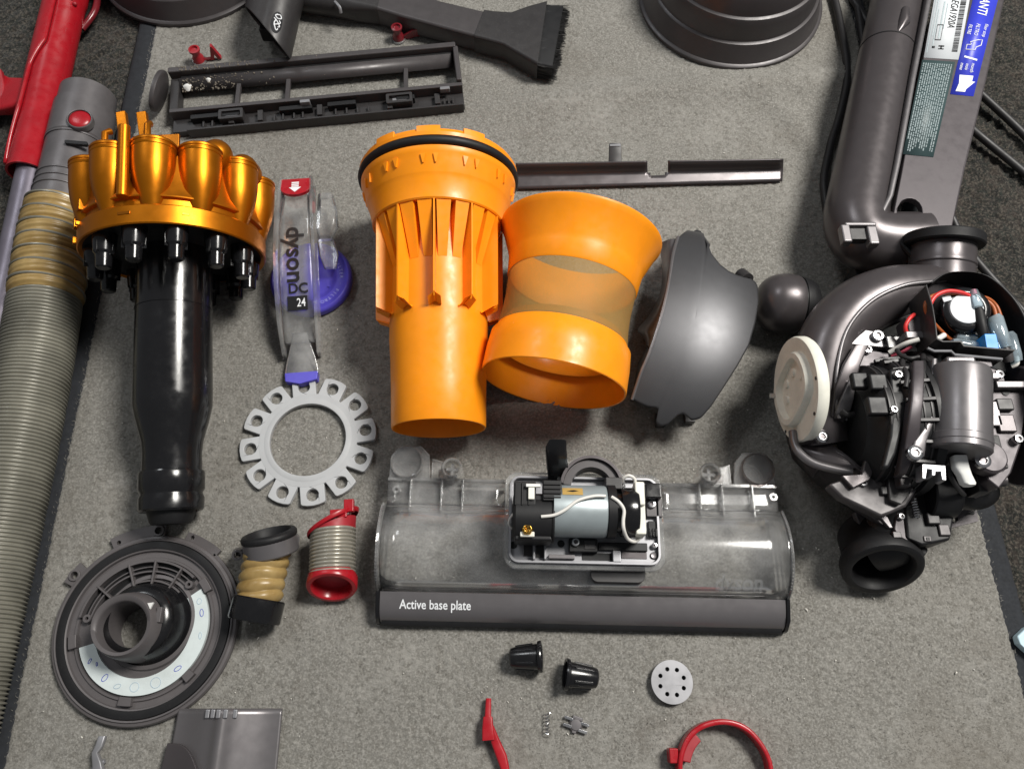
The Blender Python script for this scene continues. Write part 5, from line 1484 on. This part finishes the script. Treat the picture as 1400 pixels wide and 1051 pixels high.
# --- round duct beside the spine
P = [W(1240, -70, 42), W(1225, 10, 42), W(1208, 95, 42), W(1190, 190, 42), W(1176, 262, 42), W(1171, 298, 42), W(1180, 324, 42), W(1204, 333, 42), W(1235, 334, 42), W(1262, 334, 42)]
S_ = spline(P, 8); rr = [22.5 + 3.0 * min(1, i / 40) for i in range(len(S_))]
g = G(); g.tube(S_, rr, 44); duct = K('duct', g, 'gunmetal_dark', sharp=70)
for px, py in ((1212, 70), ):
    i = min(range(len(S_)), key=lambda i: (S_[i] - W(px, py, 42)).length); dd = (S_[i+1] - S_[i-1]).normalized(); q_ = rr[i]
    g = G(); g.lathe([(q_ - .6, -.5), (q_ + .35, -.5), (q_ + .35, .5), (q_ - .6, .5)], 44, axisM(S_[i], S_[i] + dd)); K('seam_ring', g, 'black_plastic', par=duct)
    j = i - 6; dd = (S_[j+1] - S_[j-1]).normalized()
    g = G(); g.lathe([(21, -3), (22.9, 0), (23.8, 8), (23.8, 30), (22, 60)], 44, axisM(S_[j], S_[j] - dd)); K('duct_cuff', g, 'charcoal', par=duct, sharp=40)
    g = G(); g.tube([W(1238, 12, 66), W(1236, 30, 65), W(1228, 44, 64)], [3, 5, 2], 12); K('duct_bump', g, 'gunmetal_dark', par=duct)
# clear bracket on the elbow
pxbox('clip_post', 1154, 1162, 306, 330, 60, 68, 'gunmetal', 1.4); pxbox('clip_post', 1190, 1199, 308, 333, 60, 68, 'gunmetal', 1.4); pxbox('clip_top', 1156, 1198, 303, 308, 60, 68.4, 'gunmetal', 1.2)
pxbox('clip_gap', 1163, 1189, 309, 327, 58, 65, 'charcoal', .6)
pxprism('cover_flap', [(1200, 302), (1236, 308), (1262, 330), (1255, 362), (1232, 340), (1210, 312)], 52, 58, 'gunmetal', .8)
P = [W(1212, 308, 62), W(1224, 325, 62), W(1244, 346, 62), W(1256, 364, 60)]; g = G(); g.tube(spline(P, 5), 2.4, 8); K('flap_gasket', g, 'black_rubber')
pxbox('lower_catch', 1172, 1206, 362, 386, 10, 34, 'black_plastic', 2); pxbox('lower_catch', 1198, 1248, 360, 382, 8, 28, 'charcoal', 2)
# --- neck with black flange
n0 = W(1290, 330, 70); n1 = n0 + Vector((-.10, -.93, -.30)).normalized() * 44
M = axisM(n0, n1); LN_ = (n1 - n0).length
g = G(); g.lathe([(20, -4), (27.4, -4), (28.2, -3), (28.2, 3), (27.2, 4), (22, 4.4)], 56, M); K('neck_flange', g, 'black_rubber', sharp=35)
g = G(); g.lathe([(22.6, 3), (22.6, 16), (23.2, 17), (23.2, 19), (22.4, 20), (23.4, 34), (27, LN_ + 6)], 56, M); nk = K('neck', g, 'gunmetal_dark', sharp=35)
pxbox('neck_rib', 1322, 1334, 350, 366, 50, 66, 'gunmetal_dark', 1.2)
# --- curved outer frame of the ball
P = [W(1300, 392, 62), W(1262, 398, 66), W(1215, 404, 68), W(1170, 425, 66), W(1137, 462, 62), W(1122, 512, 58), W(1120, 562, 54), W(1128, 606, 48)]
S_ = spline(P, 8); rr = [17 + 5.5 * math.sin(PI * min(1, i / (len(S_) - 1) * 1.05)) for i in range(len(S_))]
g = G(); g.tube(S_, rr, 40); fr = K('ball_frame', g, 'gunmetal_dark', sharp=60)
for off, zz, r_, mt in ((13, 12, 2.2, 'gunmetal'), (4, 21.5, 1.6, 'gunmetal'), (20, 2, 4.0, 'charcoal')):
    Q = []
    cen = W(1245, 560, 60)
    for p in S_[6:-4]:
        d_ = cen - p; d_.z = 0; d_.normalize(); Q.append(p + d_ * off + Vector((0, 0, zz)))
    g = G(); g.tube(Q, r_, 10); K('frame_ridge', g, mt, par=fr)
pxprism('frame_tab', [(1160, 446), (1208, 455), (1212, 475), (1160, 470)], 74, 80, 'gunmetal', 1.0); screw(1200, 459, 82, 4.2, up, world=True)
pxprism('frame_plate', [(1172, 476), (1216, 482), (1220, 504), (1170, 506), (1164, 540), (1148, 560), (1150, 520)], 72, 78, 'plum_grey', 1.0)
pxbox('latch_block', 1214, 1236, 458, 476, 70, 84, 'black_gloss', 1.2)
# --- white end cap with axle
cc = W(1096, 532, 66)
M = axisM(cc, cc + Vector((-1, -.04, .05)))
wc = None
g = G(); g.lathe([(0, 4.6), (24, 4.6), (31, 4.6), (34, 5.2), (36.4, 5.0), (37.2, 3.5), (37.2, -1), (36, -3), (30, -3)], 64, M); wc = K('end_cap', g, 'cream', sharp=40)
g = G(); secs = []
for k, (sc_, h) in enumerate(((1.0, 2), (.97, 8), (.93, 9.4), (.80, 9.4), (.78, 4), (.74, 3.6))):
    secs.append([M @ Vector((25 * sc_ * math.cos(t) * (1 - .18 * math.sin(2*t + .6)), 29 * sc_ * math.sin(t), h)) for t in [2*PI*q/48 for q in range(48)]])
g.loft(secs, cap=False); K('cap_wall', g, 'cream', par=wc, sharp=50)
g = G()
for k in range(5):
    t = R(60 + 55*k); g.cyl(M @ Vector((12*math.cos(t), 15*math.sin(t), 4)), M @ Vector((12*math.cos(t), 15*math.sin(t), 6.0)), 3.4, 2.8, 16)
K('cap_boss', g, 'cream', par=wc, sharp=40)
g = G()
for t in (80, 40, -50): g.cyl(M @ Vector((34.5*math.cos(R(t)), 34.5*math.sin(R(t)), 4)), M @ Vector((34.5*math.cos(R(t)), 34.5*math.sin(R(t)), 5.6)), 1.2, n=10)
K('cap_pip', g, 'charcoal', par=wc)
g = G(); a = W(1100, 541, 40); b = W(1053, 541, 42); g.cyl(a, b, 2.0, n=18); K('axle', g, 'steel', bevel=.4)
# --- added black shadow filler, then the motor bucket
g = G(); g.sphere(W(1262, 570, 50), 58, 40, 24, (1, .98, .62)); K('shadow_mass', g, 'black_plastic')  # made-up dark mass: gives shadow and hides the mat behind the gaps
def xcyl(name, px0, px1, py, z, prof, mt, n=64, sharp=35, tilt=0.0):
    a = W(px0, py, z); b = W(px1, py, z); b.y = a.y + tilt
    L_ = (b - a).length; g = G(); g.lathe(prof(L_), n, axisM(a, b)); return K(name, g, mt, sharp=sharp)
bk = xcyl('motor_bucket', 1162, 1246, 582, 66, lambda L: [(0, 0), (26, 0), (30, 4), (38, 6), (41, 9), (41, L*.45), (44, L*.47), (45.5, L*.50), (45.5, L*.82), (48, L*.84), (48, L*.98), (40, L), (0, L)], 'black_plastic')
for k, (px0, px1, py0, py1, z) in enumerate(((1192, 1212, 510, 532, 104), (1190, 1212, 541, 566, 108), (1168, 1186, 508, 530, 98))):
    pxbox('bucket_panel', px0, px1, py0, py1, z - 5, z + 1.0, 'black_plastic', 1.5, bk)
xcyl('support_ring', 1243, 1256, 572, 62, lambda L: [(36, 0), (46, 0), (47, 1), (47, L - 1), (46, L), (36, L), (36, 0)], 'charcoal')
def band(name, st, mt, h=7):
    secs = []
    for px, py, z, w in st:
        p = W(px, py, z); secs.append([p + Vector((a, 0, b)) for a, b in rrect(w, h, 1.2, 3)])
    g = G(); g.loft(secs); return K(name, g, mt, sharp=50)
band('ring_bracket', [(1252, 497, 104, 7), (1252, 515, 108, 7.5), (1250, 550, 112, 8), (1245, 590, 108, 8), (1238, 625, 98, 7), (1230, 650, 88, 5)], 'plum_grey', 9)
band('ring_bracket', [(1274, 494, 104, 3.5), (1273, 530, 106, 4), (1271, 575, 106, 4), (1262, 592, 104, 5.5), (1254, 606, 104, 8), (1250, 626, 102, 9)], 'gunmetal', 9)
band('ring_stay', [(1262, 560, 98, 2.5), (1258, 580, 98, 3), (1250, 610, 96, 3)], 'silver_grey', 6)
screw(1251, 619, 108, 4.8, up, world=True)
# --- metallic cylinder
a, b = W(1312, 618, 103), W(1312, 506, 107); L_ = (b - a).length
g = G(); g.lathe([(0, 0), (17.5, 0), (18.4, 1), (18.4, L_ * .08), (18.8, L_ * .09), (18.8, L_ * .16), (18.4, L_ * .17), (18.6, L_ * .95), (17.6, L_), (0, L_)], 56, axisM(a, b)); mc_ = K('metal_cylinder', g, 'gunmetal', sharp=35)
pxbox('cylinder_mount', 1276, 1350, 604, 640, 60, 84, 'black_plastic', 3)
pxbox('hinge', 1296, 1334, 486, 497, 100, 112, 'gunmetal', 2); pxbox('hinge', 1334, 1356, 492, 502, 98, 108, 'plum_grey', 1)
# --- right-hand plate and rim
pxprism('side_housing', [(1352, 500), (1370, 505), (1376, 524), (1400, 526), (1402, 560), (1396, 610), (1384, 645), (1366, 668), (1350, 655), (1352, 600)], 60, 88, 'plum_grey', 1.4)
pxbox('housing_slot', 1350, 1366, 594, 618, 86, 89.5, 'black_plastic', .8); pxbox('housing_rib', 1352, 1364, 548, 582, 88, 91, 'gunmetal', .8); pxbox('housing_bar', 1364, 1420, 520, 530, 88, 94, 'gunmetal', 1.0)
q = W(1375, 536, 88.6); g = G(); g.lathe([(0, .1), (2.4, .1)], 18, Matrix.Translation(q)); K('housing_hole', g, 'black_plastic')
q = W(1340, 571, 118); g = G(); g.lathe([(0, .1), (1.5, .1)], 18, Matrix.Translation(q)); K('cylinder_hole', g, 'black_plastic')
xcyl('side_disc', 1388, 1397, 582, 70, lambda L: [(0, 0), (40, 0), (41, 1), (41, L - 1), (40, L), (0, L)], 'plum_grey')
xcyl('axle_bolt', 1396, 1412, 574, 78, lambda L: [(0, 0), (8, 0), (8.5, 1), (8.5, L*.4), (6, L*.5), (6, L), (0, L)], 'steel', 28)
# --- electronics bay
tray_pts = [(1252, 404), (1272, 388), (1300, 383), (1336, 388), (1368, 414), (1388, 448), (1402, 496), (1398, 522), (1372, 508), (1300, 492), (1268, 486), (1258, 470)]
pxprism('electronics_tray', tray_pts, 50, 76, 'black_plastic', 1.2)
P = [W(x, y, 88) for x, y in [(1262, 398), (1280, 386), (1304, 383), (1338, 389), (1370, 416), (1390, 450), (1404, 500)]]
secs = [[p + Vector((a, 0, b)) for a, b in rrect(2.2, 24, .8, 2)] for p in spline(P, 5)]
g = G(); g.loft(secs); K('tray_wall', g, 'black_plastic', sharp=50)
P = [W(1254, 402, 94), W(1262, 430, 96), W(1266, 455, 97), W(1268, 474, 97), (W(1276, 478, 97)), W(1300, 478, 97), W(1304, 484, 97), W(1372, 490, 97)]
secs = [[p + Vector((a * .7, a * .7, b)) for a, b in rrect(1.8, 26, .7, 2)] for p in P]
g = G(); g.loft(secs); K('divider', g, 'charcoal', sharp=40)
P = [W(1268, 476, 110.5), W(1277, 480, 110.5), W(1300, 480, 110.5), W(1305, 485, 110.5), W(1370, 491, 110.5)]
g = G(); g.tube(P, 1.0, 8); K('divider_edge', g, 'silver_grey')
pxbox('switch_bracket', 1243, 1260, 432, 456, 76, 92, 'plum_grey', 1.4); pxbox('switch_bracket', 1240, 1262, 452, 462, 80, 94, 'gunmetal', 1.0)
cp = W(1304, 436, 78); Mc = TRS(cp, 0, R(8), R(-8))
g = G(); g.lathe([(0, 0), (16, 0), (17, 2), (17, 17), (16.4, 20), (14.4, 21.6), (12, 21.8), (11.4, 20.8), (0, 20.8)], 48, Mc); cap = K('capacitor', g, 'black_gloss', sharp=40)
g = G(); g.lathe([(0, 22.4), (10.6, 22.2), (11.2, 21.4), (11.2, 20.8)], 40, Mc); K('capacitor_face', g, 'label_white', par=cap, sharp=40)
g = G(); g.box((-9.5, 10.5, 21.6), (6, 4, 1.2), Mc @ RZ(.25)); K('capacitor_tab', g, 'label_white', par=cap, bevel=.4)
def wire(pts, mt, r=1.35, z=92):
    g = G(); g.tube(spline([W(p[0], p[1], p[2] if len(p) > 2 else z) for p in pts], 6), r, 10); return K('wire', g, mt)
wire([(1312, 467, 86), (1300, 464, 86), (1289, 455, 90), (1272, 436, 98), (1265, 420, 102), (1270, 408, 102), (1284, 402, 101), (1304, 401, 100), (1328, 406, 99), (1348, 411, 98), (1358, 420, 98), (1362, 434, 98)], 'wire_brown', 1.4)
wire([(1272, 430, 98), (1272, 416, 102), (1280, 404, 103), (1296, 398, 103), (1314, 400, 102), (1328, 406, 100)], 'wire_red', 1.5)
wire([(1330, 404, 96), (1350, 408, 94), (1362, 418, 92), (1368, 432, 92)], 'wire_brown', 1.3)
wire([(1249, 462, 90), (1240, 455, 92), (1238, 446, 94), (1243, 436, 95), (1250, 430, 94)], 'wire_red', 1.4)
wire([(1216, 482, 84), (1226, 476, 88), (1240, 469, 94), (1257, 464, 98)], 'wire_white', 1.7)
wire([(1268, 466, 96), (1280, 464, 97), (1291, 458, 96)], 'wire_white', 1.9)
wire([(1218, 486, 82), (1232, 482, 84), (1246, 474, 86)], 'wire_pink', 1.2)
wire([(1340, 416, 94), (1346, 428, 94), (1352, 440, 92)], 'wire_pink', 1.6)
wire([(1391, 488, 92), (1390, 497, 92), (1383, 501, 90)], 'wire_white', 1.6)
def conn(pts, r, mt, name='crimp_connector'):
    g = G(); P = [W(*p) for p in pts]; n_ = len(P); g.tube(P, [r * (.8 if i in (0, n_-1) else 1) for i in range(n_)], 16); return K(name, g, mt, sharp=50)
conn([(1306, 459, 88), (1310, 460, 88), (1330, 464, 88), (1338, 466, 88)], 4.2, 'clear_blue'); conn([(1302, 470, 92), (1307, 470, 92), (1332, 474, 92), (1340, 475, 92)], 4.0, 'clear_blue')
conn([(1330, 398, 100), (1332, 406, 100), (1336, 420, 100), (1337, 422, 100)], 4.0, 'clear_blue'); conn([(1330, 397, 101), (1332, 403, 101)], 2.6, 'wire_pink', 'wire_tip')
conn([(1335, 420, 99), (1338, 426, 99), (1343, 452, 98), (1345, 462, 96)], 3.6, 'black_rubber', 'wire_sleeve')
conn([(1358, 433, 98), (1360, 436, 98), (1368, 462, 98), (1374, 476, 97)], 5.4, 'clear_blue'); conn([(1372, 474, 97), (1376, 484, 96), (1379, 494, 94)], 4.0, 'charcoal_light', 'wire_sleeve')
conn([(1378, 456, 94), (1380, 460, 94), (1387, 486, 94), (1390, 494, 93)], 4.6, 'clear_blue')
pxprism('relay_block', [(1346, 456), (1362, 456), (1368, 485), (1350, 481)], 78, 103, 'blue_block', .5)
pxbox('green_lead', 1346, 1353, 428, 438, 88, 97, 'green', 1.2)
# --- lower black shell, brackets and outlet
def shellpatch(name, pts, zc, zt, mt, sol=2.2, rings=10):
    P = [W(*p) for p in pts]; P = resample(P, 64); c = sum(P, Vector()) / len(P); g = G()
    vs = [Vector((c.x, c.y, zt))]; fs = []; n = len(P)
    for k in range(1, rings + 1):
        t = k / rings
        for p in P: vs.append(Vector((c.x + (p.x - c.x)*t, c.y + (p.y - c.y)*t, p.z + (zt - p.z) * max(0, 1 - t**2) ** .7)))
    for i in range(n):
        j = (i+1) % n; fs.append((0, 1+i, 1+j))
        for k in range(rings - 1):
            a = 1 + k*n; fs.append((a+i, a+n+i, a+n+j, a+j))
    g.add(vs, fs); return K(name, g, mt, solid=sol, sharp=60)
shellpatch('lower_shell', [(1076, 588, 30), (1086, 612, 50), (1110, 634, 56), (1150, 646, 60), (1182, 640, 66), (1196, 622, 72), (1216, 640, 76), (1250, 650, 78), (1256, 664, 70), (1240, 700, 40), (1205, 712, 26), (1165, 694, 20), (1120, 660, 16), (1086, 625, 18)], 40, 66, 'gunmetal_dark')
P = [(1084, 590, 54), (1086, 606, 56), (1094, 620, 58), (1112, 633, 60), (1140, 641, 62), (1165, 646, 64)]
g = G(); g.tube(spline([W(*p) for p in P], 6), 3.0, 12); K('shell_rim', g, 'gunmetal')
P = [(1212, 615, 84), (1216, 632, 84), (1228, 640, 84), (1244, 644, 84), (1256, 640, 84)]
secs = [[W(*p) + Vector((a*.5, a, b)) for a, b in rrect(4, 7, 1.2, 3)] for p in P]
g = G(); g.loft(secs); K('shell_rail', g, 'gunmetal', sharp=50)
pxprism('shell_wing', [(1132, 662), (1160, 652), (1184, 650), (1190, 634), (1196, 621), (1212, 632), (1216, 648), (1254, 650), (1258, 664), (1240, 692), (1222, 700), (1205, 706), (1176, 692), (1150, 680)], 60, 70, 'charcoal_light', 2.0)
pxprism('wing_edge', [(1212, 632), (1222, 640), (1246, 646), (1256, 652), (1254, 658), (1236, 653), (1216, 645)], 70, 76, 'gunmetal', .8)
pxprism('shell_notch', [(1163, 690), (1190, 688), (1214, 706), (1208, 718), (1180, 700)], 40, 46, 'charcoal_light', .8)
pxprism('shell_split', [(1202, 700), (1222, 672), (1228, 680), (1212, 704)], 60, 66, 'black_plastic', .5)
pxbox('inner_bracket', 1102, 1130, 580, 602, 44, 66, 'gunmetal_dark', 3); screw(1124, 597, 70, 4.4, up, world=True)
pxbox('bracket_pin', 1132, 1150, 594, 602, 50, 60, 'gunmetal', 1.5)
g = G(); g.tube(spline([W(1150, 560, 76), W(1158, 566, 76), W(1168, 566, 74), W(1174, 562, 72)], 5), 2.2, 10); K('cable_eye', g, 'charcoal')
pxprism('lower_box', [(1242, 650), (1300, 650), (1308, 690), (1300, 738), (1264, 745), (1240, 735), (1235, 690)], 14, 52, 'black_plastic', 2)
xcyl('pedal_roller', 1262, 1300, 672, 52, lambda L: [(0, 0), (17, 0), (18, 1), (18, L - 1), (17, L), (0, L)], 'black_plastic', 40)
a, b = W(1249, 682, 56), W(1254, 706, 54); P = []
for i in range(7 * 12 + 1):
    t = i / 84; an = 2*PI*7*t; P.append(a.lerp(b, t) + Vector((2.2*math.cos(an), 0, 2.2*math.sin(an))))
g = G(); g.tube(P, .45, 6); K('spring', g, 'steel')
pxprism('cover_panel', [(1226, 700), (1256, 696), (1266, 728), (1262, 742), (1228, 736), (1222, 722)], 40, 50, 'plum_grey', 1.0)
pxbox('panel_notch', 1222, 1232, 726, 735, 44, 52, 'charcoal_light', .6); pxbox('panel_notch', 1264, 1273, 732, 740, 44, 53, 'charcoal_light', .6); pxbox('notch_hole', 1267, 1271, 734, 738, 50, 53.4, 'black_plastic', .2)
hole = [(1305 + 5*math.cos(R(a)), 709 + 4*math.sin(R(a))) for a in range(0, 360, 30)]
pxprism('hinge_tab', [(1296, 704), (1318, 696), (1334, 692), (1338, 712), (1302, 721), (1297, 728)], 18, 22, 'plum_grey', .6, holes=[hole])
pxprism('tab_slot', [(1320, 703), (1333, 697), (1332, 703)], 22, 22.6, 'black_plastic', .1)
f_ = [(1261, 634), (1293, 636), (1294, 657), (1288, 656), (1286, 644), (1280, 643), (1279, 650), (1274, 650), (1274, 642), (1268, 641), (1266, 655), (1261, 654)]
pxprism('fork', f_, 92, 101, 'silver_grey', .5)
g = G(); secs = []
for px, py, z, w in ((1310, 624, 98, 9), (1313, 640, 98, 9.5), (1318, 650, 97, 8), (1323, 661, 96, 8.5), (1325, 664, 96, 6)):
    p = W(px, py, z); secs.append([p + Vector((a, 0, b)) for a, b in rrect(w, 7, 2, 3)])
g.loft(secs); K('white_latch', g, 'white_plastic', sharp=50)
g = G(); g.lathe([(0, 0), (10.5, 0), (11, 1), (11, 9), (9.5, 10.5), (0, 10.5)], 36, Matrix.Translation(W(1343, 630, 84))); K('screw_boss', g, 'plum_grey', sharp=35); screw(1343, 629, 96, 5.2, up, world=True)
g = G(); g.cyl(W(1336, 654, 70), W(1374, 657, 70), 4.0, n=20); K('hinge_pin', g, 'charcoal_light', bevel=.5)
pxbox('hinge_lug', 1340, 1346, 640, 672, 62, 78, 'charcoal', 1); pxbox('hinge_lug', 1352, 1358, 642, 670, 62, 78, 'charcoal', 1)
g = G(); g.sphere(W(1327, 672, 46), 16, 24, 14, (1.2, .8, .8)); K('foot_pad', g, 'black_plastic')
# outlet elbow
o0 = W(1208, 779, 30); ax_ = Vector((-.06, -.86, .46)).normalized(); M = axisM(o0 - ax_ * 22, o0)
g = G(); g.lathe([(20, -14), (22.5, -10), (23.5, 8), (26.2, 11), (27.2, 14), (27.4, 19), (26.6, 21.6), (24.5, 22.6), (21.5, 22.2), (20.0, 20), (19.2, 16), (18.8, -10)], 64, M); ou = K('outlet_elbow', g, 'black_rubber', sharp=45)
g = G(); g.lathe([(0, -8), (18.9, -8)], 40, M); K('outlet_bore', g, 'black_plastic', par=ou)
g = G(); g.tube(spline([W(1225, 700, 30), W(1215, 730, 26), o0 - ax_ * 26], 5), 22, 32); K('outlet_pipe', g, 'black_plastic')
g = G(); g.cyl(W(1156, 760, 26), W(1166, 752, 26), 5, n=16); g.cyl(W(1254, 752, 34), W(1262, 758, 34), 5, n=16); K('outlet_lug', g, 'black_rubber', bevel=.6)
# --- small fixings, ribs and leads that fill the opened ball
for px, r_ in ((1178, 41.6), (1186, 41.6), (1207, 46.2), (1216, 46.2), (1226, 46.2)):
    xcyl('bucket_ring', px, px + 3, 582, 66, lambda L, r_=r_: [(r_ - 2, 0), (r_, .3), (r_, L - .3), (r_ - 2, L)], 'charcoal')
for k in range(9):
    a = R(20 + 17 * k); a0 = W(1205, 582, 66); 
    p_ = Vector((a0.x - 4, a0.y + 44.5 * math.cos(a), 66 + 44.5 * math.sin(a))); q_ = p_ + Vector((18, 2.5 * math.cos(a), 2.5 * math.sin(a)))
    g = G(); g.bar(p_, q_, 2.4, 3.0); K('bucket_rib', g, 'charcoal', bevel=.4)
band('inner_shell', [(1176, 474, 82, 10), (1163, 500, 82, 12), (1153, 532, 78, 13), (1147, 565, 70, 12), (1140, 588, 60, 8)], 'gunmetal_dark', 6)
band('inner_shell', [(1164, 520, 84, 4), (1158, 545, 80, 9), (1152, 562, 76, 10), (1146, 572, 70, 5)], 'gunmetal', 4)
pxprism('motor_cover', [(1216, 504), (1236, 500), (1240, 530), (1236, 580), (1226, 620), (1216, 640), (1206, 640), (1216, 600), (1220, 550)], 100, 106, 'black_plastic', 2.2)
for px, py, z, r_ in ((1228, 512, 108, 2.6), (1222, 560, 110, 2.4), (1186, 478, 80, 3.0), (1366, 512, 92, 3.0), (1392, 600, 92, 3.0), (1232, 706, 52, 2.2), (1180, 660, 71, 2.6)):
    screw(px, py, z, r_, up, world=True)
wire([(1236, 486, 94), (1234, 500, 100), (1240, 512, 108), (1238, 530, 110)], 'cable', 1.7)
wire([(1262, 486, 96), (1262, 500, 104), (1263, 520, 108), (1262, 545, 108)], 'cable', 1.9)
wire([(1226, 478, 92), (1232, 486, 96), (1244, 490, 100), (1256, 488, 100)], 'cable', 1.5)
wire([(1296, 640, 88), (1300, 652, 86), (1310, 668, 80), (1318, 676, 70)], 'cable', 1.6)
for x0_, x1_, y0_, y1_, z_, mt in ((1354, 1366, 508, 518, 93, 'gunmetal'), (1366, 1384, 544, 560, 92, 'charcoal'), (1368, 1386, 566, 590, 91, 'gunmetal_dark'), (1358, 1376, 624, 640, 92, 'charcoal'), (1296, 1306, 620, 634, 94, 'charcoal_light'), (1268, 1280, 614, 632, 96, 'charcoal_light'), (1232, 1244, 648, 664, 84, 'charcoal_light'), (1284, 1300, 658, 676, 66, 'charcoal_light'), (1310, 1326, 640, 650, 74, 'charcoal'), (1206, 1220, 664, 676, 73, 'charcoal'), (1256, 1268, 660, 672, 70, 'plum_grey'), (1270, 1284, 700, 716, 56, 'charcoal'), (1286, 1298, 716, 732, 54, 'charcoal_light')):
    pxbox('bracket', x0_, x1_, y0_, y1_, z_ - 8, z_, mt, 1.0)
pxprism('broken_skirt', [(1168, 700), (1186, 692), (1200, 704), (1212, 712), (1220, 728), (1214, 742), (1200, 738), (1186, 722), (1174, 716)], 28, 34, 'charcoal_light', 1.2)
pxprism('torn_edge', [(1180, 690), (1196, 694), (1214, 706), (1222, 722), (1216, 722), (1206, 710), (1190, 700)], 44, 48, 'gunmetal', .8)


shellpatch('side_shell', [(1078, 586, 34), (1082, 600, 44), (1096, 622, 50), (1120, 640, 54), (1110, 652, 36), (1090, 632, 22), (1076, 604, 18)], 40, 48, 'gunmetal_dark')
pxprism('torn_panel', [(1150, 650), (1178, 648), (1184, 622), (1196, 612), (1200, 626), (1190, 656), (1166, 668)], 70, 74, 'gunmetal_dark', 1.0)
pxprism('torn_panel', [(1214, 652), (1244, 654), (1250, 668), (1232, 690), (1216, 684)], 71, 75, 'charcoal', 1.2)
